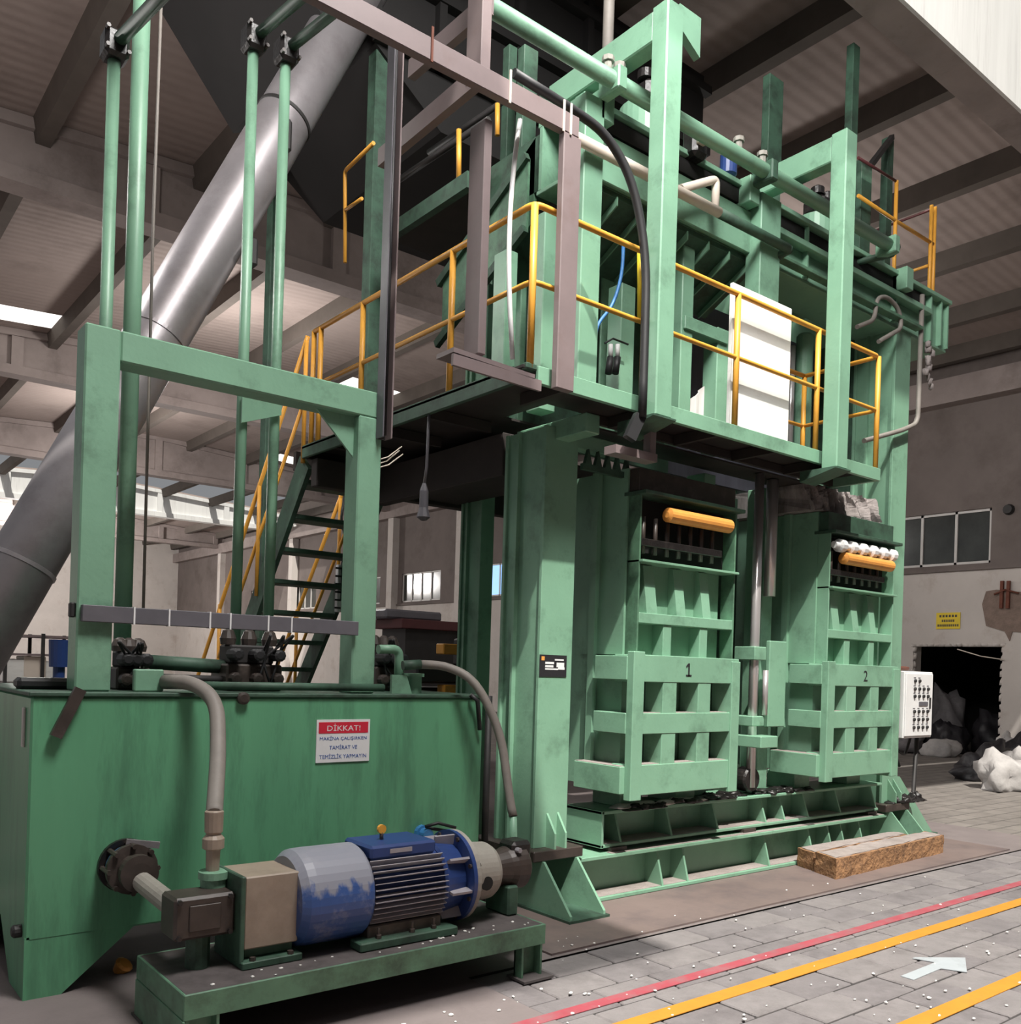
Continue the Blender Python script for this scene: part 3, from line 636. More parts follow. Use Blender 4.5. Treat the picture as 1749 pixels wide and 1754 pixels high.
# ================================================================== WALKWAY PLATFORM
PZ0, PZ1 = 3.15, 3.25
PX0, PX1, PY0 = 3.20, 6.94, 3.95
plat = thing('walkway_platform', 'raised steel walkway with dark underside and orange handrails round the press', 'walkway', (5, 4.4, 3.15))
B().box(PX0, PX1, PY0 + .02, 4.42, PZ1 - .025, PZ1 - .01).build('deck_plate', 'deck_steel', plat)
B().box(PX0, 3.77, 4.42, 6.72, PZ1 - .025, PZ1 - .01).build('deck_plate', 'deck_steel', plat)
B().box(4.98, PX1, 5.60, 6.95, PZ1 - .025, PZ1 - .01).build('deck_plate', 'deck_steel', plat)
B().box(3.77, 4.55, 4.88, 6.95, PZ1 - .025, PZ1 - .01).build('deck_plate', 'deck_steel', plat)
B().box(4.07, PX1, 4.42, 4.70, PZ0 + .0, PZ0 + .012).build('deck_plate', 'deck_steel', plat)
def channel(x0, x1, y0, y1, name='fascia', mat=G): return B().bbox(x0, x1, y0, y1, PZ0, PZ1, .004).build(name, mat, plat)
channel(3.30, PX1, PY0, PY0 + .03); channel(PX1 - .03, PX1, PY0 + .03, 4.70); channel(PX0, PX0 + .03, 4.05, 6.72, 'fascia', 'grimy_green')
for y in (4.36, 4.66): B().box(4.1, PX1 - .03, y, y + .03, PZ0 + .012, PZ1 - .03).build('joist', 'deck_steel', plat)
for x in (3.5, 4.25, 4.9, 5.55, 6.2): B().box(x, x + .03, 3.98, 4.36, PZ0, PZ1 - .03).build('joist', 'deck_steel', plat)
for y in (5.0, 5.6, 6.2, 6.68): B().box(PX0 + .03, 3.77, y, y + .03, PZ0, PZ1 - .03).build('joist', 'deck_steel', plat)
B().box(3.25, 8.0, 6.93, 6.98, PZ0 - .05, PZ1).build('joist', 'deck_steel', plat)
# under-deck beams
B().bbox(3.25, 6.6, 6.55, 6.65, 2.92, 3.14).build('under_beam', 'deck_steel', plat)
B().bbox(3.80, 3.90, 4.9, 6.6, 2.85, 3.14).build('under_beam', 'deck_steel', plat)
B().box(3.9, 4.6, 5.2, 6.6, 2.95, 3.13).build('under_pan', 'deck_steel', plat)
# orange handrails
RZ, RM = 4.155, 3.72
Y = 'yellow_rail'
def rail(pts, r=.019, name='handrail'): return B().tube(pts, r, 8, .06, 4).build(name, Y, plat)
RX = 3.255; RYf = 3.975
xr = 6.90
rail([(RX, 6.68, RZ), (RX, RYf, RZ), (xr, RYf, RZ), (xr, 4.66, RZ)])
rail([(RX, 6.68, RM), (RX, RYf, RM), (xr, RYf, RM), (xr, 4.66, RM)], .016, 'mid_rail')
for x, y in ((RX, RYf), (pt(1102, 600, y=RYf).x, RYf), (pt(1262, 600, y=RYf).x, RYf), (pt(1400, 650, y=RYf).x, RYf), (xr, RYf), (xr, 4.66), (RX, 4.77), (RX, 5.9), (RX, 6.56), (RX, 6.68)):
    B().tube([(x, y, PZ1 - .02), (x, y, RZ)], .021, 8).build('rail_post', Y, plat)
    B().bbox(x - .04, x + .04, y - .02, y + .03, PZ1 - .03, PZ1 + .005).build('post_foot', 'grimy_green', plat)
rail([(xr, 4.66, RZ), (5.9, 4.69, RZ)]); rail([(xr, 4.66, RM), (5.9, 4.69, RM)], .016, 'mid_rail')

# stair down from the platform
st = thing('steel_stair', 'steep green steel stair with orange handrails behind the oil tank', 'stair', (3.6, 8, 0))
SY0, SY1 = 6.74, 9.25
for x in (3.25, 3.98):
    B().beam((x, SY0, 3.13), (x, SY1, .02), .04, .2).build('stringer', 'grimy_green', st)
for i in range(12):
    t = (i + .6) / 12.5; y = SY0 + (SY1 - SY0) * t; z = 3.15 - 3.15 * t
    B().bbox(3.27, 3.96, y - .12, y + .12, z - .04, z).build('tread', 'grimy_green', st)
for x in (3.22, 4.0):
    B().tube([(x, SY0 - .02, 4.12), (x, SY1, .95), (x, SY1, .5)], .019, 8, .05).build('handrail', Y, st)
    B().tube([(x, SY0 - .02, 3.65), (x, SY1, .48)], .016, 8).build('mid_rail', Y, st)
    for t in (.0, .33, .66, 1.0):
        y = SY0 + (SY1 - SY0) * t; z = 3.12 - 3.1 * t; B().tube([(x, y, z), (x, y, z + .98)], .018, 8).build('rail_post', Y, st)

# portal posts standing on the platform edge with arms reaching back
def portal(u0, u1, v, vtop, arm_y, label, stub=False):
    y0, y1 = PY0 - .16, PY0 - .03
    xa = pt(u0, v, y=y0).x; xb = pt(u1, v, y=y0).x; w = .145; xa = (xa + xb) / 2 - w / 2; xb = xa + w
    zt = pt((u0 + u1) / 2, vtop, y=y0).z
    t = thing('portal_post', label, 'steel post', ((xa + xb) / 2, y0, 3.05), 'green portal posts on the platform edge')
    B().bbox(xa, xb, y0, y1, 3.10, zt, .008).build('post', G, t)
    B().prism([(y0 - .01, 3.10), (y1 + .16, 3.10), (y1 + .16, 3.02), (y0 - .01, 3.09)], 'x', xa - .03, xb + .03).build('bracket', 'grimy_green', t)
    B().bbox(xa + .01, xb - .01, y1, arm_y, zt - .20, zt - .01, .008).build('arm', G, t)
    if stub: B().prism([(xa + .16, zt + .06), (xa + .36, zt + .06), (xa + .36, zt - .19), (xa + .20, zt - .10), (xa + .16, zt - .10)], 'y', y0 + .05, y0 + .1).build('stub_plate', G, t)
    return t
portal(1130, 1163, 400, -6, 4.9, 'taller green portal post whose head reaches the top of the picture', True)
portal(1430, 1467, 600, 215, 5.1, 'shorter green portal post nearer the platform end with boxed arm')

# white board hung behind the handrail
a = pt(1252, 620, y=4.06).x; c = pt(1354, 620, y=4.06).x
tag(B().bbox(a, c, 4.06, 4.09, PZ1 - .0, pt(1300, 503, y=4.06).z, .004).build('white_board', 'sheet_white'), 'tall white board standing behind the orange handrail', 'board')
# grey plastic film hanging in the bay
b = B()
x0 = pt(1187, 620, y=4.62).x; x1 = pt(1228, 620, y=4.62).x; n = 9
top = []; bot = []
vs = []; 
for i in range(n + 1):
    x = x0 + (x1 - x0) * i / n; y = 4.64 + .02 * math.sin(i * 1.9); vs.append((x, y, 3.26)); vs.append((x, y, 3.62 + .26 * i / n)); vs.append((x, y + .01, 3.26)); vs.append((x, y + .01, 3.62 + .26 * i / n))
fs = []
for i in range(n):
    q = 4 * i; fs += [(q, q + 4, q + 5, q + 1), (q + 2, q + 3, q + 7, q + 6), (q + 1, q + 5, q + 7, q + 3), (q, q + 2, q + 6, q + 4)]
fs += [(0, 1, 3, 2), (4 * n, 4 * n + 2, 4 * n + 3, 4 * n + 1)]
b.add(vs, fs); tag(b.build('plastic_film', 'film_grey'), 'pale plastic film hanging in the green door frame above the walkway', 'plastic film')
# press cylinders seen through the upper bay
for i, (u, lab) in enumerate(((1376, 'vertical green press cylinder seen beyond the white board'), (1488, 'vertical green press cylinder with chrome rod by the platform end'))):
    y = 4.86; x = pt(u, 680, y=y).x
    t = thing('press_cylinder', lab, 'hydraulic cylinder', (x, y, 3.26), 'press cylinders in the upper bays')
    B().lathe((x, y, 3.42), (0, 0, 1), [(0, .08), (.02, .10), (.10, .10), (.12, .075), (1.2, .075), (1.22, .06)], 20).build('barrel', G, t)
    B().cyl((x, y, 3.0), (x, y, 3.42), .035, 14).build('rod', 'chrome', t)
    B().cyl((x - .16, y + .02, 3.40), (x - .16, y + .02, 4.5), .03, 12).build('guide_rod', 'chrome', t)

# ================================================================== OIL TANK AND WHAT STANDS ON IT
TG = 'tank_green'
TX0, TX1, TY0, TY1, TZ0, TZ1 = .885, 3.40, 4.50, 5.75, .26, 1.355
tank = thing('oil_tank', 'large green hydraulic oil tank on splayed legs', 'oil tank', (2.1, 5.0, 0))
B().bbox(TX0, TX1, TY0, TY1, TZ0, TZ1, .01).build('tank_shell', TG, tank)
B().bbox(TX0 - .012, TX1 + .012, TY0 - .012, TY1 + .012, TZ1, TZ1 + .02, .004).build('lid_rim', 'grimy_green', tank)
for xa, xb, xt in ((TX0 + .005, TX0 + .16, TX0 + .48), (TX1 - .16, TX1 - .005, TX1 - .48)):
    for ya in (TY0 + .002, TY1 - .022):
        pl = [(xa, 0), (xb, 0), (xt, TZ0 + .01), (xa, TZ0 + .01)] if xt > xb else [(xa, 0), (xb, 0), (xb, TZ0 + .01), (xt, TZ0 + .01)]
        B().prism(pl, 'y', ya, ya + .02).build('leg_plate', TG, tank)
for xa in (TX0 + .002, TX1 - .022):
    B().prism([(TY0, 0), (TY0 + .3, 0), (TY0 + .55, TZ0), (TY1 - .55, TZ0), (TY1 - .3, 0), (TY1, 0), (TY1, TZ0 + .02), (TY0, TZ0 + .02)], 'x', xa, xa + .02).build('end_leg_plate', TG, tank)
B().bbox(TX0 - .012, TX0, 4.60, 4.63, 1.12, 1.30, .003).build('level_gauge', 'film_grey', tank)
B().lathe((TX0 - .04, 4.56, .30), (1, 0, 0), [(0, .02), (.01, .03), (.05, .03)], 12).build('drain_plug', 'dark_steel', tank)
# slanting straps and lifting lugs on the front
a = pt(95, 1262, y=TY0 - .03); c = pt(138, 1180, y=TY0 - .03); B().beam(a, c, .05, .03, (0, 1, 0)).build('strap_bar', 'oily_iron', tank)
a = pt(806, 1190, y=TY0 - .03); c = pt(822, 1250, y=TY0 - .03); B().tube([a, pt(818, 1200, y=TY0 - .05), c], .014, 8).build('lifting_hook', 'rubber_black', tank)
a = pt(416, 1196, y=TY0 - .01); B().lathe((a.x, TY0 - .03, a.z), (0, 1, 0), [(0, .02), (.005, .032), (.03, .032)], 14).build('lifting_lug', 'oily_iron', tank)
# portal frame welded on the tank
FY0, FY1 = 4.60, 4.755
fr = thing('tank_frame', 'green square-tube portal frame standing on the oil tank', 'steel frame', (1.9, 4.68, TZ1 + .02))
B().bbox(1.085, 1.245, FY0, FY1, TZ1 + .02, 3.10, .008).build('post', G, fr)
B().bbox(2.535, 2.685, FY0, FY1, TZ1 + .02, 2.95, .008).build('post', G, fr)
B().bbox(1.245, 2.685, FY0 + .002, FY1 - .002, 2.95, 3.10, .008).build('top_beam', G, fr)
B().prism([(2.30, 2.95), (2.535, 2.95), (2.535, 2.72)], 'y', FY0 + .06, FY0 + .075).build('corner_gusset', G, fr)
a = pt(195, 1046, y=FY0 - .03); c = pt(592, 1072, y=FY0 - .03)
B().bbox(1.10, 2.55, FY0 - .04, FY0 - .002, pt(400, 1078, y=FY0).z, pt(400, 1052, y=FY0).z, .003).build('cable_channel', 'conduit_grey', fr)
for u in (230, 290, 360, 395, 460, 500):
    x = pt(u, 1058, y=FY0 - .04).x; B().box(x - .004, x + .004, FY0 - .044, FY0 - .001, pt(400, 1079, y=FY0).z, pt(400, 1051, y=FY0).z).build('cable_tie', 'white_paint', fr)
B().bbox(1.06, 1.085, FY0 + .02, FY0 + .06, 1.72, 1.79).build('cable_clip', 'dark_steel', fr)

# warning sign on the tank
a = pt(543, 1233, y=TY0 - .006); c = pt(632, 1303, y=TY0 - .006)
sg = thing('warning_sign', 'white warning sign with red heading and blue lettering on the oil tank', 'sign', ((a.x + c.x) / 2, TY0 - .01, c.z))
B().box(a.x, c.x, TY0 - .006, TY0 - .0005, c.z, a.z).build('board', 'white_paint', sg)
h = a.z - c.z; w = c.x - a.x; cx = (a.x + c.x) / 2
B().box(a.x + .012, c.x - .012, TY0 - .0075, TY0 - .006, a.z - h * .32, a.z - h * .06).build('heading_band', 'sign_red', sg)
lettering('heading', 'DİKKAT!', (cx, TY0 - .008, a.z - h * .18), h * .17, 'white_paint', sg, width=w * .62)
for tx, k, ww in (('MAKİNA ÇALIŞIRKEN', .44, .88), ('TAMİRAT VE', .64, .52), ('TEMİZLİK YAPMAYIN', .85, .88)):
    lettering('lettering', tx, (cx, TY0 - .0068, a.z - h * k), h * .12, 'sign_blue', sg, width=w * ww)

# valve manifolds on the tank
def manifold(u0, u1, v0, v1, y, label, seed):
    a = pt(u0, v1, y=y); c = pt(u1, v0, y=y); rnd = random.Random(seed); x0, x1 = a.x, c.x; zt = c.z; z0 = TZ1 + .02
    t = thing('valve_manifold', label, 'hydraulic valve', ((x0 + x1) / 2, y + .1, z0), 'valve manifolds on the oil tank')
    hh = zt - z0
    B().bbox(x0 + .02, x1 - .02, y, y + .24, z0, z0 + hh * .42, .01).build('block', 'oily_iron', t)
    B().bbox(x0 + .05, x1 - .06, y + .03, y + .2, z0 + hh * .42, z0 + hh * .72, .01).build('block', 'dark_steel', t)
    for i in range(3):
        x = x0 + .06 + (x1 - x0 - .12) * i / 2
        B().lathe((x, y - .05, z0 + hh * .2), (0, 1, 0), [(0, .018), (.004, .03), (.03, .034), (.05, .034)], 10).build('port_plug', 'oily_iron', t)
        B().lathe((x, y - .06, z0 + hh * .57), (0, 1, 0), [(0, .02), (.006, .034), (.1, .034)], 10).build('solenoid', 'rubber_black', t)
        B().lathe((x, y + .1, z0 + hh * .72), (0, 0, 1), [(0, .04), (hh * .1, .045), (hh * .22, .03), (hh * .26, .012)], 12).build('cap', 'oily_iron', t)
    for i in range(3):
        x = x0 + rnd.uniform(.05, x1 - x0 - .05); B().tube([(x, y - .03, z0 + hh * .6), (x + rnd.uniform(-.08, .08), y - .1, z0 + hh * .95), (x + rnd.uniform(-.1, .1), y - .02, z0 + hh * .5), (x + rnd.uniform(-.05, .05), y - .04, z0 + .02)], .007, 6, .05).build('cable', 'rubber_black', t)
    return t
manifold(192, 268, 1092, 1166, 4.82, 'dark oily valve block beside the taller frame post on the tank', 1)
manifold(382, 492, 1078, 1166, 4.82, 'wide dark valve block in the middle of the tank top', 2)
manifold(640, 700, 1088, 1150, 5.05, 'dark valve cluster behind the shorter frame post on the tank', 3)
B().bbox(1.36, 1.50, 4.62, 4.66, TZ1 + .02, TZ1 + .13).build('pipe_stand', G, tank)
# pipes on the tank top
def pipe(name, label, pts, r, mat, round_=.06, n=10, cat='pipe', group=None):
    o = B().tube(pts, r, n, round_).build(name, mat); return tag(o, label, cat, group)
z = TZ1 + .055
pipe('oil_pipe', 'long grey green pipe lying along the tank front edge', [(1.62, 4.56, z), (2.72, 4.56, z)], .022, 'grimy_green')
pipe('oil_pipe', 'dark green pipe joining the two valve blocks', [(1.50, 4.95, 1.52), (2.02, 4.95, 1.50)], .04, 'grimy_green')
pipe('oil_pipe', 'thin dark pipe below the pipe joining the valve blocks', [(1.50, 4.90, 1.44), (2.02, 4.90, 1.43)], .022, 'dark_steel')
a = pt(648, 1112, y=4.75); c = pt(684, 1112, y=4.75); d = pt(684, 1178, y=4.75)
pipe('oil_pipe', 'green elbow pipe rising beside the shorter frame post', [a, c, (c.x, 4.75, TZ1 + .02)], .028, G, .05)
cup = thing('filler_cup', 'small green flanged filler neck near the tank corner', 'filler neck', (pt(712, 1180, y=4.7).x, 4.7, TZ1 + .02))
x = pt(708, 1180, y=4.7).x; B().lathe((x, 4.7, TZ1 + .02), (0, 0, 1), [(0, .05), (.10, .05), (.10, .065), (.12, .065)], 16).build('neck', G, cup)
B().prism([(x - .20, TZ1 + .02), (x - .06, TZ1 + .02), (x - .10, TZ1 + .13), (x - .20, TZ1 + .13)], 'y', 4.62, 4.64).build('side_plate', G, cup)
# hoses
a = pt(282, 1168, y=4.62); pts = [a, pt(330, 1168, y=4.45), pt(372, 1200, y=4.30), pt(374, 1290, y=4.12), pt(368, 1380, y=3.90), pt(367, 1396, y=3.84)]
hs = thing('hydraulic_hose', 'grey hose curving from the tank top down to the pump', 'hose', pts[-1], 'grey hydraulic hoses')
B().tube(pts, .036, 12, .12, 6).build('hose', 'hose_grey', hs)
p = pts[-1]; ez = .640
B().lathe((p.x, p.y, p.z + .02), (0, 0, -1), [(0, .034), (.005, .04), (.09, .038), (.10, .030), (.12, .046), (.16, .046), (.17, .03), (p.z + .02 - ez, .028)], 14).build('ferrule', 'box_beige', hs)
y = 4.35
pts = [pt(720, 1138, y=4.6), pt(765, 1140, y=4.5), pt(815, 1165, y=y), pt(858, 1255, y=4.25), pt(874, 1375, y=4.15), pt(879, 1398, y=4.12)]
hs = thing('hydraulic_hose', 'grey hose arching over the tank corner down beside the press column', 'hose', pts[-1], 'grey hydraulic hoses')
B().tube(pts, .026, 12, .15, 6).build('hose', 'hose_grey', hs)
B().tube([pts[-1], pt(881, 1495, y=4.12)], .022, 10).build('hose_end', G, hs)
B().tube([pt(690, 1140, y=4.62), pts[0]], .03, 10).build('ferrule', 'grimy_green', hs)
pipe('drain_pipe', 'thin dark pipe running down the end of the oil tank', [pt(838, 1192, y=4.55), (pt(830, 1440, y=4.55).x, 4.55, 0)], .022, 'dark_steel', 0)
# tall green pipes rising behind the frame
def riser(u, v, y, r, ztop, label, arm=None, elbow=True):
    x = pt(u, v, y=y).x; t = thing('riser_pipe', label, 'pipe', (x, y, TZ1 + .02), 'tall green riser pipes behind the tank frame')
    B().tube([(x, y, TZ1 + .02), (x, y, ztop)], r, 12).build('pipe', G, t)
    if elbow:
        B().bbox(x - r - .03, x + r + .03, y - r - .04, y + r + .03, ztop - .02, ztop + .13, .02).build('elbow_flange', 'oily_black', t)
        B().tube([(x, y, ztop + .07), (x + .25, y - 1.6, ztop + .12)], r, 12).build('overhead_pipe', 'grimy_green', t)
        for dx in (-1, 1):
            for dz in (.0, .1): B().lathe((x + dx * (r + .02), y - r - .06, ztop + .01 + dz), (0, 1, 0), [(0, .012), (.03, .012)], 6).build('bolt', 'oily_iron', t)
    return t
riser(183, 500, 5.3, .034, pt(185, 95, y=5.3).z, 'green riser pipe with dark flange nearest the taller frame post')
riser(228, 500, 5.3, .047, 6.2, 'thickest green riser pipe passing out of the picture top', elbow=False)
riser(424, 400, 5.3, .032, pt(425, 82, y=5.3).z, 'green riser pipe with dark flange crossing the silver duct')
riser(480, 400, 5.3, .032, pt(485, 105, y=5.3).z, 'green riser pipe with dark flange beside the silver duct top')
pipe('pull_rope', 'thin pale cord hanging beside the thickest riser pipe', [pt(277, -20, y=5.0), pt(262, 400, y=5.0), pt(245, 1060, y=5.0)], .008, 'hose_grey', 0, 6, 'cord')
br = thing('pipe_clamp', 'green plate clamp holding two riser pipes under the frame beam', 'clamp', (2.2, 5.2, 2.9))
a = pt(415, 672, y=5.24); c = pt(482, 700, y=5.24)
B().prism([(a.x, a.z), (a.x, a.z - .18), (c.x, c.z - .04), (c.x, c.z + .05)], 'y', 5.235, 5.25).build('plate', G, br)

# big silver duct slanting up into the added black mass
P0 = pt(-62, 1138, y=6.9); P1 = pt(590, 30, y=7.05)
dc = thing('extraction_duct', 'big silver sheet-metal duct slanting up from floor level to the roof', 'duct', P0)
ax = (P1 - P0).normalized(); LEN_ = (P1 - P0).length
DR = .218
prof = [(-1.2, DR), (LEN_ * .42, DR), (LEN_ * .80, DR), (LEN_ + .6, DR)]
b = B(); b.lathe(P0, ax, prof, 40); 
for i in range(len(b.f)): b.smooth.add(i)
b.build('duct_tube', 'galvanised', dc)
for t in (.12, .44, .80): B().lathe(P0 + ax * (LEN_ * t), ax, [(0, DR), (.003, DR + .008), (.03, DR + .008), (.033, DR)], 40).build('seam_band', 'galvanised' if t < .8 else 'dark_steel', dc)
p = P0 + ax * (LEN_ * .76); B().bbox(p.x - .02, p.x + .08, p.y - .25, p.y - .18, p.z - .14, p.z + .12, .02).build('hatch', 'dark_steel', dc)
p = P0 + ax * (LEN_ * .62); B().bbox(p.x + .18, p.x + .26, p.y - .1, p.y, p.z - .28, p.z - .05, .02).build('damper_lever', 'dark_steel', dc)

# roof shade built as an added black hopper above and behind the press
sp = thing('shade_backdrop', 'huge added shade-black hopper above and behind the press', 'backdrop', (6, 7.8, 5.3))
b = B(); x0, x1, y0, y1 = 3.9, 8.2, 7.0, 9.3
b.prism([(x0, 6.9), (x0 + .7, 6.4), (x1 - .9, 6.4), (x1, 6.9), (x1, 8.45), (x0, 8.45)], 'y', y0, y1); b.build('backdrop_body', 'shade_black', sp)
for x in (4.5, 5.4, 6.3, 7.2): B().box(x, x + .08, y0 - .08, y0, 6.9, 8.4).build('backdrop_rib', 'shade_black', sp)
for z_ in (6.9, 7.5, 8.2): B().box(x0 - .03, x1 + .03, y0 - .1, y0 - .0, z_, z_ + .09).build('backdrop_band', 'shade_black', sp)
for x, y in ((4.0, 7.1), (8.0, 7.1), (4.0, 9.2), (8.0, 9.2)): B().bbox(x - .07, x + .07, y - .07, y + .07, 0, 6.95).build('backdrop_leg', 'grimy_green', sp)
B().prism([(x0 - 1.9, 8.4), (x0, 8.4), (x0, 7.0), (x0 - .5, 6.75)], 'y', 6.9, 8.9).build('backdrop_wing', 'shade_black', sp)

# ================================================================== PUMP SET in front of the tank
pb = thing('pump_bedplate', 'low green steel bedplate on feet carrying the pump motor', 'bedplate', (2.15, 3.75, 0))
BX0, BX1, BY0, BY1, BZ = 1.24, 3.06, 3.47, 4.06, .262
B().box(BX0 + .012, BX1 - .012, BY0 + .012, BY1 - .012, BZ - .014, BZ - .002).build('top_plate', 'dark_dust', pb)
B().bbox(BX0, BX1, BY0, BY0 + .012, BZ - .10, BZ, .003).build('side_rail', 'dirty_green', pb); B().bbox(BX0, BX1, BY1 - .012, BY1, BZ - .10, BZ, .003).build('side_rail', 'dirty_green', pb)
B().bbox(BX0, BX0 + .012, BY0 + .012, BY1 - .012, BZ - .10, BZ, .003).build('end_rail', 'dirty_green', pb); B().bbox(BX1 - .012, BX1, BY0 + .012, BY1 - .012, BZ - .10, BZ, .003).build('end_rail', 'dirty_green', pb)
for x in (BX0 + .01, BX1 - .15):
    for y in (BY0 + .004, BY1 - .07):
        b = B(); b.box(x, x + .012, y, y + .06, .012, BZ - .10); b.box(x + .12, x + .132, y, y + .06, .012, BZ - .10); b.box(x, x + .132, y + .05, y + .06, .012, BZ - .10); b.build('foot', 'dirty_green', pb)
        B().box(x - .02, x + .17, y - .05, y + .09, 0, .012).build('foot_plate', 'dark_dust', pb)
B().bbox(BX0 - .004, BX0 + .008, BY0, BY1, 0, BZ - .1, .003).build('end_plate', 'dirty_green', pb)
B().box(BX0 + .2, BX1 - .2, BY1 - .09, BY1 - .03, .0, .16).build('rear_beam', 'dark_steel', pb)
AY, AZ = 3.78, .495
mo = thing('electric_motor', 'blue finned electric motor lying on the bedplate', 'motor', (2.2, AY, BZ))
B().lathe((1.78, AY, AZ), (1, 0, 0), [(0, .10), (.0, .185), (.03, .212), (.07, .216), (.33, .216), (.345, .205), (.345, .19)], 40).build('fan_cowl', 'cowl_blue', mo)
B().lathe((2.12, AY, AZ), (1, 0, 0), [(0, .168), (.42, .168)], 36).build('stator', 'motor_blue', mo)
for i in range(46):
    ang = math.radians(-62 + i * (304 / 45.0) + 152 - 90)
    a0 = 2 * math.pi * i / 46
    dy, dz = math.cos(a0), math.sin(a0)
    if dz > .78 or dz < -.86: continue
    c = Vector((0, AY + dy * .188, AZ + dz * .188))
    B().beam((2.13, c.y, c.z), (2.53, c.y, c.z), .004, .036, (0, dy, dz)).build('fin', 'fin_grey', mo)
B().bbox(2.14, 2.50, AY - .13, AY + .13, AZ + .15, AZ + .215, .012).build('terminal_box', 'motor_blue', mo)
B().box(2.24, 2.36, AY - .1335, AY - .13, AZ + .175, AZ + .195).build('name_plate', 'fin_grey', mo)
B().tube([(2.27, AY, AZ + .21), (2.27, AY, AZ + .25)], .009, 8).build('lifting_eye_stem', 'oily_iron', mo)
B().lathe((2.27, AY - .008, AZ + .265), (0, 1, 0), [(0, .022), (.016, .022)], 12).build('lifting_eye', 'yellow_rail', mo)
B().lathe((2.53, AY, AZ), (1, 0, 0), [(0, .172), (.012, .185), (.13, .165), (.14, .15)], 36).build('end_shield', 'motor_blue', mo)
for i in range(8):
    a0 = 2 * math.pi * (i + .25) / 8; dy, dz = math.cos(a0), math.sin(a0)
    B().beam((2.55, AY + dy * .19, AZ + dz * .19), (2.665, AY + dy * .19, AZ + dz * .19), .012, .05, (0, dy, dz)).build('web', 'fin_grey', mo)
B().lathe((2.665, AY, AZ), (1, 0, 0), [(0, .19), (0, .226), (.022, .226), (.022, .2)], 44).build('flange', 'motor_blue', mo)
for y in (AY - .16, AY + .10): B().bbox(2.12, 2.52, y, y + .07, BZ - .001, AZ - .14, .006).build('foot', 'oily_iron', mo)
B().bbox(2.05, 2.58, AY - .22, AY - .12, BZ - .001, BZ + .04, .006).build('rail_foot', 'grimy_green', mo)
for x in (2.16, 2.34, 2.46): B().lathe((x, AY - .185, BZ + .038), (0, 0, 1), [(0, .014), (.018, .014), (.02, .007), (.05, .007)], 6).build('bolt', 'oily_iron', mo)
bh = thing('bell_housing', 'grey cast bell housing with a round hole bolted to the motor flange', 'bell housing', (2.8, AY, BZ))
B().lathe((2.688, AY, AZ), (1, 0, 0), [(0, .222), (.022, .226), (.03, .20), (.06, .16), (.10, .152), (.20, .145), (.225, .13), (.23, .08)], 40).build('housing', 'cast_grey', bh)
B().lathe((2.80, AY - .153, AZ - .03), (0, 1, 0), [(0, .035), (.01, .035)], 18).build('hole', 'hole_dark', bh)
for i in range(8):
    a0 = 2 * math.pi * (i + .5) / 8; B().lathe((2.655, AY + math.cos(a0) * .207, AZ + math.sin(a0) * .207), (1, 0, 0), [(0, .012), (.065, .012)], 6).build('bolt', 'oily_iron', bh)
pu = thing('gear_pump', 'dark oily pump body at the end of the bell housing', 'pump', (3.0, AY, BZ))
B().lathe((2.915, AY, AZ), (1, 0, 0), [(0, .07), (.03, .085), (.10, .10), (.13, .115), (.20, .12), (.22, .10), (.24, .06)], 28).build('pump_body', 'oily_iron', pu)
B().bbox(3.03, 3.16, AY - .07, AY + .07, AZ - .03, AZ + .14, .02).build('port_block', 'oily_black', pu)
for dz in (.03, .10): B().lathe((3.05, AY - .1, AZ + dz), (0, 1, 0), [(0, .014), (.03, .014)], 6).build('bolt', 'fin_grey', pu)
B().bbox(2.98, 3.05, AY - .1, AY + .1, BZ - .002, AZ - .08, .01).build('pump_foot', 'grimy_green', pu)
# second pump at the cowl end, with beige coupling guard
cg = thing('coupling_guard', 'beige sheet-metal coupling guard box beside the blue motor', 'guard box', (1.65, AY, BZ))
B().bbox(1.545, 1.79, AY - .13, AY + .13, .335, .64, .006).build('guard', 'box_beige', cg)
B().bbox(1.525, 1.545, AY - .14, AY + .14, BZ + .02, .645, .004).build('end_plate', 'grimy_green', cg)
B().bbox(1.53, 1.80, AY - .16, AY + .16, BZ - .001, BZ + .03, .004).build('foot_plate', 'grimy_green', cg)
B().bbox(1.56, 1.78, AY - .10, AY + .10, BZ + .03, .335, .004).build('pedestal', 'grimy_green', cg)
for x in (1.58, 1.75): B().lathe((x, AY - .145, BZ + .03), (0, 0, 1), [(0, .014), (.015, .014)], 6).build('bolt', 'oily_iron', cg)
gp = thing('vane_pump', 'brown oily block pump at the cowl end of the motor', 'pump', (1.4, AY, BZ))
B().bbox(1.27, 1.525, AY - .085, AY + .085, .40, .575, .012).build('pump_block', 'oily_iron', gp)
B().bbox(1.33, 1.46, AY - .092, AY - .085, .435, .54, .004).build('cover_plate', 'oily_iron', gp)
B().lathe((pt(367, 1470, y=3.84).x, AY + .06, .575), (0, 0, 1), [(0, .055), (.035, .055), (.035, .065), (.065, .065), (.068, .035)], 18).build('outlet_flange', G, gp)
for x in (1.29, 1.50):
    for z_ in (.415, .56): B().lathe((x, AY - .1, z_), (0, 1, 0), [(0, .011), (.02, .011)], 6).build('bolt', 'oily_black', gp)
B().lathe((1.325, AY + .06, .50), (-.02, .98, .06), [(0, .045), (.42, .045)], 16).build('suction_pipe', 'cast_grey', gp)
B().lathe((1.40, AY, BZ - .001), (0, 0, 1), [(0, .05), (.15, .05)], 12).build('support', 'grimy_green', gp)
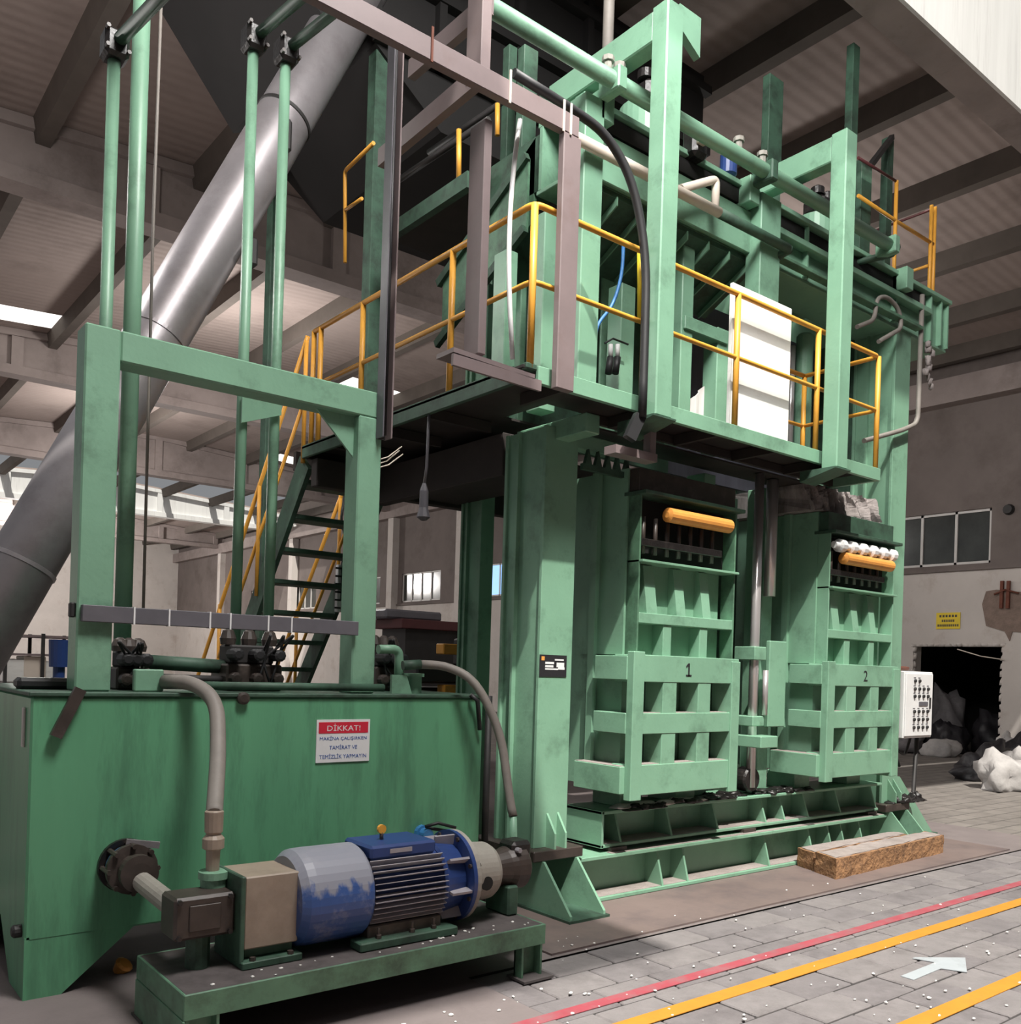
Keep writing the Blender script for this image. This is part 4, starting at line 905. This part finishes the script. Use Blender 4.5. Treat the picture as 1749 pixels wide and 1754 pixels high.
# butterfly valve on the tank front
p = pt(236, 1490, y=4.40)
vv = thing('butterfly_valve', 'dirty butterfly valve with blue body on the tank front', 'valve', (p.x, 4.45, p.z - .15))
c = Vector((p.x - .03, 4.47, p.z + .01)); ax = Vector((0, -1, 0))
B().lathe(c + Vector((0, .035, 0)), ax, [(0, .10), (.0, .125), (.03, .125), (.03, .10)], 26).build('tank_flange', 'oily_black', vv)
B().lathe(c + ax * .012, ax, [(0, .10), (.05, .10)], 22).build('body', 'valve_blue', vv)
B().lathe(c + ax * .065, ax, [(0, .115), (.03, .115), (.035, .07), (.09, .06), (.10, .085), (.14, .085), (.145, .05)], 22).build('pipe_flange', 'oily_iron', vv)
for i in range(8):
    a0 = 2 * math.pi * i / 8; sx = Vector((1, 0, 0)); q = c + sx * (math.cos(a0) * .108) + Vector((0, 0, math.sin(a0) * .108)); B().lathe(q - ax * .01, ax, [(0, .012), (.13, .012)], 6).build('bolt', 'oily_iron', vv)
B().beam(c + ax * .05 + Vector((-.02, 0, .12)), c + ax * .09 + Vector((.12, 0, .10)), .02, .03).build('lever', 'sack_grey', vv)
p = pt(745, 1425, y=4.40)
v2 = thing('ball_valve', 'small valve with blue body and bent lever behind the bell housing', 'valve', (p.x, 4.44, p.z - .06))
B().lathe((p.x - .03, 4.50, p.z - .02), (0, -1, 0), [(0, .05), (.03, .05), (.03, .035), (.08, .035)], 16).build('body', 'valve_blue', v2)
B().tube([(p.x - .05, 4.43, p.z + .03), (p.x + .02, 4.40, p.z + .05), (p.x + .12, 4.36, p.z + .02)], .010, 6).build('lever', 'rubber_black', v2)
B().tube([(p.x - .03, 4.45, p.z + .02), (p.x + .08, 4.40, p.z + .0)], .010, 6).build('lever_stop', 'rubber_black', v2)

# name plate on the press column
a = pt(925, 1121, y=CY0 - .004); c = pt(970, 1160, y=CY0 - .004)
npl = thing('name_plate', 'small black maker plate with white print on the press column', 'label plate', ((a.x + c.x) / 2, CY0 - .005, c.z))
B().box(a.x, c.x, CY0 - .004, CY0 - .0005, c.z, a.z).build('plate', 'label_black', npl)
w = c.x - a.x; h = a.z - c.z
for x0, x1, k0, k1 in ((.2, .52, .32, .42), (.2, .5, .47, .57), (.2, .68, .61, .68), (.55, .88, .18, .25), (.62, .9, .34, .55), (.68, .92, .55, .66)):
    B().box(a.x + w * x0, a.x + w * x1, CY0 - .0055, CY0 - .004, a.z - h * k1, a.z - h * k0).build('print_block', 'white_paint', npl)
B().box(a.x + w * .06, a.x + w * .17, CY0 - .0055, CY0 - .004, a.z - h * .26, a.z - h * .08).build('emblem', 'orange_roller', npl)

# electrical control box right of the press
EY = 4.45
eb = thing('control_box', 'light grey electrical control box with rows of push buttons beside the press', 'control box', (8.6, EY + .1, 1.0))
ex0, ex1, ez0, ez1 = 8.36, 8.90, .99, 1.63
B().bbox(ex0, ex1, EY, EY + .22, ez0, ez1, .006).build('cabinet', 'white_paint', eb)
B().bbox(ex0 + .015, ex1 - .015, EY - .012, EY, ez0 + .02, ez1 - .02, .004).build('door', 'white_paint', eb)
for r_, (zk, n) in enumerate(((.86, 2), (.74, 4), (.63, 4), (.40, 4), (.28, 4), (.16, 4))):
    for i in range(n):
        x = ex0 + .17 + i * .085; z_ = ez0 + (ez1 - ez0) * zk; B().lathe((x, EY - .03, z_), (0, 1, 0), [(0, .012), (.004, .017), (.02, .017)], 8).build('push_button', 'dark_steel' if (i + r_) % 2 else 'rubber_black', eb)
        B().box(x - .02, x + .02, EY - .0135, EY - .012, z_ + .025, z_ + .034).build('button_label', 'conduit_grey', eb)
B().box(ex0 + .26, ex0 + .43, EY - .018, EY - .012, ez0 + .31, ez0 + .35).build('display', 'conduit_grey', eb)
B().box(ex0 + .46, ex0 + .475, EY - .025, EY - .012, ez0 + .28, ez0 + .39).build('door_lock', 'dark_steel', eb)
B().tube([(8.26, EY + .1, ez1 + .03), (8.60, EY + .1, ez1 + .03)], .018, 8).build('hanger_bar', 'rust', eb)
B().box(8.40, 8.44, EY + .08, EY + .14, ez1, ez1 + .03).build('hanger', 'rust', eb)
B().tube([(8.45, EY + .1, ez0), (8.42, EY + .1, ez0 - .15), (8.50, EY + .1, ez0 - .28)], .014, 8, .05).build('cable', 'rubber_black', eb)
B().tube([(8.70, EY + .1, ez0), (8.60, EY + .1, ez0 - .18), (8.40, EY + .1, ez0 - .1)], .014, 8, .05).build('cable', 'rubber_black', eb)
B().tube([(8.82, EY + .1, ez0), (8.82, EY + .12, .36), (8.66, EY + .1, .36)], .022, 8).build('stand_leg', 'dark_steel', eb)

# heavy block lying in front of the press
wb_ = thing('step_block', 'thick crumbling brown block lying on the floor plate before the press', 'block', (7.3, 4.1, .012))
z = .012
b = B(); n = 14
def rough_block(b, poly, z0, z1, seed):
    rnd = random.Random(seed); cx = sum(p[0] for p in poly) / len(poly); cy = sum(p[1] for p in poly) / len(poly); pts = []
    for i in range(len(poly)):
        p, q = poly[i], poly[(i + 1) % len(poly)]; m = max(2, int(math.hypot(q[0] - p[0], q[1] - p[1]) / .09))
        for k in range(m): pts.append((p[0] + (q[0] - p[0]) * k / m + rnd.uniform(-.005, .005), p[1] + (q[1] - p[1]) * k / m + rnd.uniform(-.005, .005)))
    lay = []
    for j in range(4):
        zz = z0 + (z1 - z0) * j / 3; lay.append([(x + rnd.uniform(-.005, .005), y + rnd.uniform(-.005, .005), zz + (rnd.uniform(-.004, .004) if j == 3 else 0)) for x, y in pts])
    N_ = len(pts); vs = sum(lay, []); fs = [tuple(range(N_ - 1, -1, -1)), tuple(3 * N_ + i for i in range(N_))]
    for j in range(3): fs += [(j * N_ + i, j * N_ + (i + 1) % N_, (j + 1) * N_ + (i + 1) % N_, (j + 1) * N_ + i) for i in range(N_)]
    b.add(vs, fs)
rough_block(b, [(6.33, 3.86), (8.20, 3.95), (8.22, 4.14), (6.42, 4.10)], z, z + .155, 1); b.build('front_beam', 'timber_rust', wb_)
b = B(); rough_block(b, [(6.44, 4.13), (8.0, 4.18), (8.0, 4.32), (6.50, 4.32)], z, z + .145, 2); b.build('rear_beam', 'timber_rust', wb_)
b = B(); rough_block(b, [(6.36, 3.885), (8.17, 3.97), (8.18, 4.12), (6.44, 4.08)], z + .148, z + .162, 3); b.build('dust_cover', 'dusty_top', wb_)
b = B(); rough_block(b, [(6.47, 4.145), (7.97, 4.195), (7.97, 4.305), (6.53, 4.305)], z + .139, z + .152, 4); b.build('dust_cover', 'dusty_top', wb_)

# ================================================================== BROWN STEEL GANTRY beside the press
BR = 'brown_steel'
gy = 3.86
gz1 = pt(990, 200, y=gy).z; gz0 = pt(975, 228, y=gy).z - .02
gb = thing('brown_gantry', 'brown steel gantry beam on posts at the platform corner', 'steel gantry', (3.4, gy, 3.1))
xe = pt(993, 210, y=gy).x
gh = .115
B().bbox(.6, xe, gy, gy + .05, gz1 - gh, gz1, .004).build('beam', BR, gb)
B().bbox(.6, xe - .05, gy + .05, gy + .10, gz1 - .012, gz1 + .004, .002).build('beam_flange', BR, gb)
def gpost(u0, um, u1, v, zt, zb, y=gy, deep=.10, nm='post'):
    x0 = pt(um, v, y=y).x; x1 = pt(u1, v, y=y).x; return B().bbox(x0, x1, y, y + deep, zb, zt, .005).build(nm, BR, gb)
gpost(950, 961, 991, 420, gz1 - gh, 3.12, gy, .05)
gpost(805, 825, 838, 420, pt(830, 200, y=gy + .1).z, pt(820, 605, y=gy + .1).z, gy + .1, .14)
gpost(815, 826, 843, 40, 6.0, gz1 - .01, gy + .06, .14)
# small ledge under the middle post
a = pt(766, 600, y=4.0); c = pt(893, 640, y=4.0)
B().beam((a.x, 4.02, a.z - .01), (c.x + .05, 4.02, a.z - .03), .16, .025).build('ledge', BR, gb)
B().beam((a.x, 3.95, a.z - .06), (c.x + .1, 3.95, a.z - .07), .02, .06).build('ledge_angle', BR, gb)
# arms running back to the machine
z = gz1 - .06
a = pt(822, 130, y=gy + .1); B().beam((a.x, gy + .06, a.z), (a.x + .02, gy + 1.15, a.z - .0), .05, .11).build('arm', BR, gb)
a = pt(840, 5, y=gy + .2); B().beam((a.x, gy + .2, a.z), (a.x, gy + 1.0, a.z + .02), .05, .11).build('arm', BR, gb)
for u in (742, 876, 968, 980):
    v = 60 + (u - 742) * .53; p = pt(u, v, y=gy - .01); B().box(p.x - .006, p.x + .006, gy - .008, gy - .001, gz1 - gh - .01, gz1 + .05).build('cable_tie', 'plastic_white' if u > 800 else 'rust', gb)
# bracket of the platform corner under the portal post
bk = thing('corner_bracket', 'mauve steel angle bracket with cable sleeve under the platform edge', 'bracket', (4.1, 4.0, 2.95))
a = pt(1045, 770, y=3.98); c = pt(1116, 785, y=3.98); d = pt(1116, 735, y=3.98)
B().beam((a.x, 3.98, a.z), (c.x, 3.98, a.z), .10, .05).build('angle_leg', BR, bk); B().beam((c.x - .02, 3.98, a.z), (c.x - .02, 3.98, d.z), .05, .06).build('angle_leg', BR, bk)
B().beam(pt(1078, 752, y=3.86), pt(1096, 712, y=3.84), .05, .07).build('cable_sleeve', 'rubber_black', bk)

# vertical cable tray on the tank frame
ct = thing('cable_tray', 'tall dark vertical cable tray rising from the tank frame to the gantry', 'cable tray', (2.7, 4.56, 2.7))
x = 2.672; z0 = pt(640, 748, y=4.56).z; z1 = pt(660, 60, y=4.56).z
B().bbox(x - .03, x - .022, 4.52, 4.598, z0, z1, .002).build('tray_side', 'conduit_grey', ct)
B().bbox(x + .024, x + .034, 4.52, 4.598, z0, z1, .002).build('tray_side', BR, ct)
B().bbox(x - .022, x + .024, 4.58, 4.598, z0, z1, .002).build('tray_back', 'dark_steel', ct)
for dx in (-.012, .006): B().tube([(x + dx, 4.56, z0 + .02), (x + dx, 4.56, z1)], .009, 6).build('cable', 'rubber_black', ct)

# ------------------------------------------------------------------ pipes and cables high on the press
pz = 5.29; py_ = 4.20
hp = thing('header_pipe', 'long green header pipe running along the top of the press', 'pipe', (5.3, py_, pz))
B().cyl((3.05, py_, pz), (7.50, py_, pz), .052, 16).build('pipe', G, hp)
for x in (4.07, 5.67, 7.42): B().bbox(x - .04, x + .04, py_ - .07, py_ + .12, pz - .075, pz + .075, .01).build('clamp', 'grimy_green' if x > 5 and x < 7 else G, hp)
B().tube([(7.45, py_, pz), (7.50, py_, pz - .04), (7.2, 4.6, pz - .12)], .03, 10, .05).build('branch', 'grimy_green', hp)
for x0, x1 in ((3.1, 4.05), (4.5, 5.3), (5.75, 6.3)): B().tube([(x0, py_ + .05, pz + .10), (x1, py_ + .05, pz + .10)], .008, 6).build('thin_line', 'hose_grey', hp)
for x in (4.0, 4.10, 5.32, 5.60): B().lathe((x, py_, pz + .045), (0, 0, 1), [(0, .028), (.05, .028), (.05, .04), (.08, .04)], 8).build('fitting', 'cast_grey', hp)
wz = 4.85; wy = 4.25
wp = thing('white_pipe', 'pale plastic pipe with a triangular loop along the crown', 'pipe', (4.7, wy, wz))
xa = pt(985, 232, y=wy).x; xb = pt(1232, 352, y=wy).x; xc = pt(1350, 420, y=wy).x
B().cyl((xa, wy, wz), (xb, wy, wz), .036, 14).build('pipe', 'plastic_white', wp)
B().cyl((xb, wy, wz), (xc, wy, wz), .036, 14).build('pipe_end', 'grimy_green', wp)
B().tube([(xc, wy, wz), (xc + .02, wy, wz), (xc - .12, wy + .18, wz - .12), (xc - .12, wy + .18, wz - .3)], .034, 12, .05).build('elbow', 'grimy_green', wp)
xl = pt(1170, 318, y=wy).x
B().tube([(xl, wy + .02, wz + .04), (xb - .02, wy + .02, wz + .24), (xb - .02, wy + .02, wz)], .03, 12, .05).build('loop', 'plastic_white', wp)
pts = [pt(880, 125, y=3.95), pt(985, 190, y=3.95), pt(1040, 230, y=3.92), pt(1085, 310, y=3.88), pt(1108, 440, y=3.86), pt(1104, 600, y=3.84), pt(1100, 715, y=3.82)]
tag(B().tube(pts, .027, 10, .25, 6).build('power_cable', 'rubber_black'), 'thick dark cable bundle curving down beside the taller portal post', 'cable')
pts = [pt(891, 205, y=4.05), pt(884, 250, y=4.05), pt(873, 360, y=4.05), pt(871, 480, y=4.05), pt(878, 615, y=4.05)]
tag(B().tube(pts, .014, 8, .2, 5).build('white_cable', 'white_paint'), 'white sleeved cable hanging beside the corner handrail post', 'cable')
pts = [pt(1068, 420, y=4.4), pt(1066, 470, y=4.4), pt(1050, 525, y=4.4), pt(1022, 555, y=4.4), pt(1019, 590, y=4.4)]
tag(B().tube(pts, .012, 8, .2, 5).build('blue_hose', 'cable_blue'), 'bright blue air hose hanging behind the handrail', 'hose')
tag(B().tube([pt(1097, 425, y=4.05), pt(1097, 545, y=4.05)], .02, 8).build('yellow_tube', 'sign_yellow'), 'short bright yellow tube upright behind the thick dark cable', 'tube')
sv = thing('air_valve', 'pair of small white air valves with black bodies on the bay panel', 'valve', (4.3, 4.7, 3.5))
for u in (1046, 1058):
    a = pt(u, 590, y=4.55); c = pt(u, 612, y=4.55); d = pt(u - 4, 640, y=4.55); B().cyl(c, a, .016, 10).build('valve_cap', 'white_paint', sv); B().cyl(d, c, .024, 10).build('valve_body', 'rubber_black', sv)
a = pt(1036, 588, y=4.56); c = pt(1076, 590, y=4.56); B().tube([a, pt(1050, 580, y=4.56), c], .007, 6).build('wire', 'rubber_black', sv)
# small hydraulic lines at the crown end
pts = [pt(1468, 560, y=4.36), pt(1498, 548, y=4.36), pt(1502, 510, y=4.36), pt(1520, 508, y=4.36), pt(1540, 530, y=4.36), pt(1545, 562, y=4.36), pt(1505, 585, y=4.36)]
pipe('jumper_pipe', 'grey bent jumper pipe on the crown end', pts, .02, 'hose_grey', .08)
p0 = pt(1580, 505, y=4.38); p1 = pt(1572, 725, y=4.38); p2 = pt(1545, 737, y=4.38); p3 = pt(1480, 755, y=4.38)
pipe('down_pipe', 'grey pipe dropping from the crown end to the column', [p0, p1, p2, p3], .022, 'hose_grey', .1)
b = B(); rnd = random.Random(11)
for i in range(10):
    p = pt(1590 + rnd.uniform(-8, 8), 590 + i * 8, y=4.36); b.lump((p.x, p.y, p.z), .03, .03, .05, i, .5, 1, False)
tag(b.build('lint_tuft', 'bale_fabric'), 'ragged grey lint caught on the pipe at the crown end', 'lint')

# ------------------------------------------------------------------ gear on top of the crown
for u, v, r_, hgt, lab in ((1400, 395, .20, .42, 'green cylinder head with black valve on top of the crown'), (1110, 190, .22, .5, 'green cylinder head behind the taller portal post')):
    y = 4.85; p = pt(u, v, y=y)
    t = thing('cylinder_head', lab, 'hydraulic cylinder', (p.x, y, 5.28), 'cylinder heads on the crown')
    B().lathe((p.x, y, 5.281), (0, 0, 1), [(0, r_), (hgt, r_), (hgt + .02, r_ * .8)], 28).build('head', G, t)
    B().bbox(p.x - .12, p.x + .12, y - .12, y + .10, 5.28 + hgt + .02, 5.28 + hgt + .20, .04).build('valve', 'oily_black', t)
    for dx in (-.09, .07): B().lathe((p.x + dx, y - .05, 5.28 + hgt + .19), (0, 0, 1), [(0, .06), (.06, .06), (.08, .03)], 14).build('valve_cap', 'oily_black', t)
p = pt(1248, 282, y=4.5); t = thing('small_motor', 'small blue motor tucked behind the header pipe', 'motor', (p.x, 4.5, p.z - .08))
B().lathe((p.x, 4.5, p.z - .09), (0, 0, 1), [(0, .05), (.01, .065), (.16, .065), (.18, .04)], 16).build('body', 'motor_blue', t); B().cyl((p.x, 4.5, 5.39), (p.x, 4.5, p.z - .08), .03, 8).build('stem', 'dark_steel', t)
p = pt(1195, 240, y=4.35); t = thing('pump_valve', 'dirty black valve body with white sleeve beside the taller portal post', 'valve', (p.x, 4.35, p.z - .2))
B().bbox(p.x - .07, p.x + .09, 4.31, 4.45, p.z - .13, p.z + .12, .03).build('body', 'oily_black', t); B().cyl((p.x - .02, 4.30, p.z - .06), (p.x - .02, 4.30, p.z + .06), .035, 12).build('sleeve', 'plastic_white', t)
p = pt(1058, 190, y=4.6); t = thing('upright_pipe', 'pale upright pipe standing on the crown behind the header pipe', 'pipe', (p.x, 4.72, 5.28))
B().cyl((p.x, 4.72, 5.281), (p.x, 4.72, 7.4), .04, 12).build('pipe', 'hose_grey', t)
# tall dark stanchions of the upper frame
uf = thing('stanchion_row', 'dark green upper stanchions with orange rails above the crown end', 'steel frame', (7.5, 5.3, 5.28))
for u0, u1, vt, y in ((1314, 1338, 120, 5.2), (1456, 1467, 66, 5.0), (1476, 1494, 270, 4.95), (1520, 1530, 232, 5.3), (892, 916, 70, 5.2), (866, 880, 70, 5.6)):
    a = pt(u0, 300, y=y).x; c = pt(u1, 300, y=y).x; B().bbox(a, c, y, y + .08, 5.22, pt(u0, vt, y=y).z, .004).build('stanchion', 'grimy_green', uf)
a = pt(1490, 285, y=5.0); c = pt(1528, 235, y=5.3); B().beam(a, c, .05, .05).build('brace', 'dark_steel', uf)
y = 4.88
A1 = pt(1534, 310, y=y); A2 = pt(1598, 352, y=y); 
for u, vt in ((1536, 310), (1596, 352), (1602, 355)):
    p = pt(u, vt, y=y); B().tube([(p.x, y, 5.27), (p.x, y, p.z)], .02, 8).build('rail_post', Y, uf)
B().tube([pt(1470, 335, y=y), pt(1534, 378, y=y), pt(1598, 418, y=y)], .018, 8).build('handrail', Y, uf)
B().tube([pt(1470, 270, y=y), pt(1534, 310, y=y)], .014, 8).build('handrail', 'dark_red', uf)
p = pt(1590, 455, y=y); B().tube([p, (p.x, y + .9, p.z)], .016, 8).build('mid_rail', Y, uf)
p = pt(1598, 358, y=y); B().tube([p, (p.x, y + .9, p.z)], .014, 8).build('handrail', 'dark_red', uf)
# rails of the far upper deck, left
ur = thing('upper_deck_rail', 'thin orange handrail of the upper deck behind the cable tray', 'handrail', (3.8, 7.0, 4.2))
y = 6.8
B().tube([pt(640, 245, y=y - .6), pt(591, 293, y=y), pt(591, 450, y=y)], .016, 8, .04).build('rail', Y, ur)
B().tube([pt(591, 360, y=y), pt(620, 340, y=y - .35)], .014, 8).build('mid_rail', Y, ur)
for u, v0, v1 in ((786, 222, 305), (852, 178, 232)):
    B().tube([pt(u, v0, y=5.6), pt(u, v1, y=5.6)], .019, 8).build('post', Y, ur)
# dark upper deck beam seen between gantry posts
ud = thing('upper_deck', 'dark upper deck frame behind the brown gantry', 'walkway', (4.0, 6, 4.6))
a = pt(668, 408, x=3.85); c = pt(806, 300, x=3.85)
B().beam((3.85, a.y, (a.z + c.z) / 2), (3.85, c.y, (a.z + c.z) / 2), .06, .12).build('edge_beam', 'grimy_green', ud)
zc = (a.z + c.z) / 2
B().box(3.88, 6.0, c.y, a.y, zc - .05, zc - .02).build('deck', 'deck_steel', ud)
for i in range(5):
    yy = c.y + (a.y - c.y) * (i + .5) / 5; B().box(3.88, 6.0, yy, yy + .05, zc - .02, zc + .06).build('joist', 'dark_steel', ud)
for dz, x in ((.45, 3.9), (.8, 4.2)): B().tube([(x, a.y, zc + dz), (x + .1, c.y, zc + dz + .05)], .025, 8).build('pipe', 'dark_steel', ud)
# green sloping chute plates under the gantry
ch = thing('feed_chute', 'stained green sloping feed chute plates behind the gantry corner', 'chute', (4.1, 5.0, 4.5))
for i, (x, dz) in enumerate(((3.96, 0), (4.02, .16))):
    b = B(); b.prism([(4.90, 5.05 + dz), (4.90, 4.55 + dz * .5), (5.9, 4.05 + dz), (5.9, 4.5 + dz)], 'x', x - .02, x + .0 if i == 0 else x + .01); b.build('chute_plate', 'dirty_green', ch)
B().beam((3.93, 4.90, 5.06), (3.93, 5.95, 4.5), .04, .06).build('chute_rim', 'grimy_green', ch)
B().beam((3.93, 4.90, 4.56), (3.93, 5.95, 4.03), .04, .06).build('chute_rim', 'grimy_green', ch)

# ================================================================== BACKGROUND THINGS
ym = thing('yellow_machine', 'yellow machine frame with black drum seen past the tank corner', 'machine', (5.2, 7.6, 0))
y = 8.0
X_ = lambda u: pt(u, 1130, y=y).x
Z_ = lambda v: pt(800, v, y=y).z
B().bbox(X_(806), X_(826), y, y + .2, 0, Z_(1085), .01).build('mast', 'machine_yellow', ym)
B().bbox(X_(764), X_(802), y + .05, y + .2, Z_(1122), Z_(1104), .01).build('cross_beam', 'machine_yellow', ym)
B().bbox(X_(768), X_(800), y + .05, y + .2, Z_(1192), Z_(1174), .01).build('cross_beam', 'machine_yellow', ym)
B().bbox(X_(724), X_(800), y + .1, y + .5, Z_(1172), Z_(1138), .02).build('body', 'rubber_black', ym)
B().bbox(X_(820), X_(842), y + .1, y + .5, Z_(1140), Z_(1092), .02).build('cab_box', 'dark_steel', ym)
B().bbox(X_(724), X_(842), y + .3, y + .9, 0, Z_(1180), .02).build('undercarriage', 'rubber_black', ym)
rb = thing('storage_bench', 'long bench with dark red edge and grey bin behind the tank', 'bench', (6.5, 12, 0))
y = 12.0
B().bbox(pt(688, 1070, y=y).x, pt(830, 1070, y=y).x, y, y + .9, pt(760, 1080, y=y).z, pt(760, 1064, y=y).z, .01).build('bench_top', 'dark_red', rb)
B().bbox(pt(672, 1055, y=y).x, pt(770, 1055, y=y).x, y + .2, y + .8, pt(760, 1064, y=y).z, pt(760, 1048, y=y).z, .03).build('bin', 'conduit_grey', rb)
B().box(pt(700, 1100, y=y).x, pt(825, 1100, y=y).x, y + .1, y + .8, 0, pt(760, 1080, y=y).z).build('cupboard', 'dark_steel', rb)
rk = thing('storage_rack', 'thin steel rack with pale boxes far behind the duct foot', 'rack', (1.6, 12, 0))
y = 13.0
x0 = pt(10, 1100, y=y).x; x1 = pt(135, 1100, y=y).x
zs = [pt(70, v, y=y).z for v in (1170, 1120, 1088)]
for x in (x0, (x0 + x1) / 2, x1):
    for yy in (y, y + .8): B().box(x - .02, x + .02, yy - .02, yy + .02, 0, zs[2] + .02).build('upright', 'dark_steel', rk)
for z_ in zs:
    B().box(x0, x1, y, y + .8, z_ - .03, z_).build('shelf', 'brown_steel', rk)
for i, (k, w_, h_, mt) in enumerate(((.15, .22, .3, 'sheet_white'), (.42, .26, .34, 'plastic_white'), (.70, .22, .28, 'sheet_white'))):
    xx = x0 + (x1 - x0) * k; tag(B().bbox(xx - w_ / 2, xx + w_ / 2, y + .1, y + .6, zs[0] + .002, zs[0] + h_, .01).build('carton', mt), ('pale carton on the rack nearest the picture edge', 'wide cream carton in the middle of the rack', 'pale carton on the rack beside the frame post')[i], 'carton', 'cartons on the far rack')
pb_ = thing('blue_drum', 'small dark blue tub hanging by the frame post', 'tub', (pt(100, 1110, y=5.4).x, 5.4, TZ1 + .02))
p = pt(102, 1112, y=5.4); B().lathe((p.x, 5.4, TZ1 + .021), (0, 0, 1), [(0, .03), (.10, .03), (.10, .05), (p.z - TZ1 + .03, .055)], 16).build('tub', 'motor_blue', pb_)
b = B(); a = pt(55, 1160, y=4.9); b.bbox(a.x - .08, a.x + .16, 4.8, 4.92, TZ1 + .02, TZ1 + .075, .02); tag(b.build('black_pad', 'rubber_black'), 'flat black rubber pad on the tank top corner', 'pad')
# orange scrap by the tank foot
p = pt(203, 1664, z=.0); b = B(); b.lathe((p.x, p.y, 0), (.3, -.4, .6), [(0, .03), (.05, .045), (.06, .03)], 12); tag(b.build('copper_cup', 'orange_roller'), 'small copper coloured cup lying on the floor by the tank leg', 'cup')

# sacks beside and inside the wall opening
sacks = [(1672, 1335, .42, .30, .26, 'sack_black', 'dark grey sack at the near end of the sack heap'), (1712, 1352, .42, .36, .34, 'sack_white', 'big white sack in front of the sack heap'), (1752, 1338, .32, .3, .36, 'sack_white', 'white sack at the picture edge of the sack heap'),
         (1700, 1318, .34, .3, .36, 'sack_black', 'black sack leaning behind the big white sack'), (1722, 1305, .26, .2, .34, 'sack_white', 'small white sack on top of the sack heap'), (1749, 1312, .4, .3, .40, 'sack_black', 'black sack at the picture edge behind the white sacks')]
for i, (u, v, rx, ry, rz, mt, lab) in enumerate(sacks):
    p = pt(u, v, z=0); tag(B().lump((p.x, p.y, 0), rx, ry, rz, 300 + i, .45, 3).build('sack', mt), lab, 'sack', 'sacks heaped by the wall opening')
ins = [(18.95, 9.95, .36, .3, .4, 'sack_grey', 'grey sack at the control box side of the dark opening'), (20.55, 8.95, .42, .36, .6, 'sack_black', 'black sack deep in the dark opening'), (18.7, 9.15, .36, .3, .22, 'sack_white', 'pale flattened sack on the threshold of the opening'), (20.6, 9.95, .42, .38, .9, 'sack_grey', 'grey sack piled high inside the opening'), (19.75, 9.5, .34, .34, .5, 'sack_black', 'black sack in the middle of the dark opening')]
for i, (x, y, rx, ry, rz, mt, lab) in enumerate(ins): tag(B().lump((x, y, 0), rx, ry, rz, 330 + i, .45, 3).build('sack', mt), lab, 'sack', 'sacks heaped by the wall opening')

# scattered white scraps on the floor
rnd = random.Random(21); b = B()
for i in range(110):
    u = rnd.uniform(950, 1749); v = rnd.uniform(1500, 1750); p = pt(u, v, z=0)
    if p.y > 4.0 or p.x > 9.5: continue
    s_ = rnd.uniform(.004, .012); b.lump((p.x, p.y, .013 if p.y > 3.69 else .001), s_, s_ * rnd.uniform(.5, 1), s_ * .6, i, .4, 1)
for i in range(50):
    p = Vector((rnd.uniform(.6, 3.0), rnd.uniform(2.9, 3.45), 0)); s_ = rnd.uniform(.004, .012); b.lump((p.x, p.y, .001), s_, s_, s_ * .6, 500 + i, .4, 1)
for i in range(26):
    s_ = rnd.uniform(.004, .011); b.lump((rnd.uniform(1.28, 3.0), rnd.uniform(3.5, 3.6), BZ - .002), s_, s_, s_ * .6, 600 + i, .4, 1)
o = b.build('foam_scraps', 'scrap_white'); o['kind'] = 'stuff'; tag(o, 'tiny white foam scraps scattered over floor and bedplate', 'scraps')

# ------------------------------------------------------------------ small hanging things
p0 = pt(735, 712, x=3.22); p0.z = 3.165; p1 = pt(728, 885, x=3.25)
hc = thing('hanging_lead', 'grey lead with a fat plug hanging below the platform edge', 'cable', p1)
B().tube([p0, pt(731, 800, x=3.25), pt(727, 830, x=3.25)], .010, 6).build('lead', 'conduit_grey', hc)
B().lathe(pt(727, 828, x=3.25), (0, 0, -1), [(0, .012), (.05, .03), (.16, .03), (.22, .045), (.24, .02)], 10).build('plug', 'conduit_grey', hc)
for i_, (u, v) in enumerate(((688, 765), (684, 772), (690, 778))):
    a = Vector((2.683, 4.68, pt(654, 792 + i_ * 7, y=4.68).z)); c = pt(u, v, x=2.95); m_ = (a + c) / 2 + Vector((0, 0, -.02))
    tag(B().tube([a, m_, c], .004, 6).build('loose_wire', 'plastic_white'), ('uppermost loose white wire end beside the shorter frame post', 'middle loose white wire end beside the shorter frame post', 'lowest loose white wire end beside the shorter frame post')[i_], 'wire', 'loose wire ends by the frame post')
y = pt(585, 1000, x=4.0).y - .06
a = pt(577, 1048, y=y); c = pt(592, 968, y=y)
tp = thing('terminal_strip', 'white terminal strip with black coils hanging by the stair', 'terminal strip', a)
B().bbox(a.x, c.x, y, y + .05, a.z, c.z, .005).build('strip', 'white_paint', tp)
for q in range(6):
    zq = a.z + (c.z - a.z) * (q + .5) / 6; B().box(a.x - .03, a.x + .03, y - .015, y, zq - .008, zq + .008).build('terminal', 'rubber_black', tp)
B().tube([pt(590, 850, y=y), pt(584, 890, y=y), pt(594, 930, y=y), pt(586, 968, y=y)], .012, 8, .05).build('coil', 'rubber_black', tp)
a = pt(1640, 1112, x=XW - .05); c = pt(1720, 1130, x=XW - .05)
tag(B().tube([a, pt(1680, 1124, x=XW - .05), c], .012, 6).build('stray_wire', 'plastic_white'), 'pale stray wire across the top of the dark opening', 'wire')
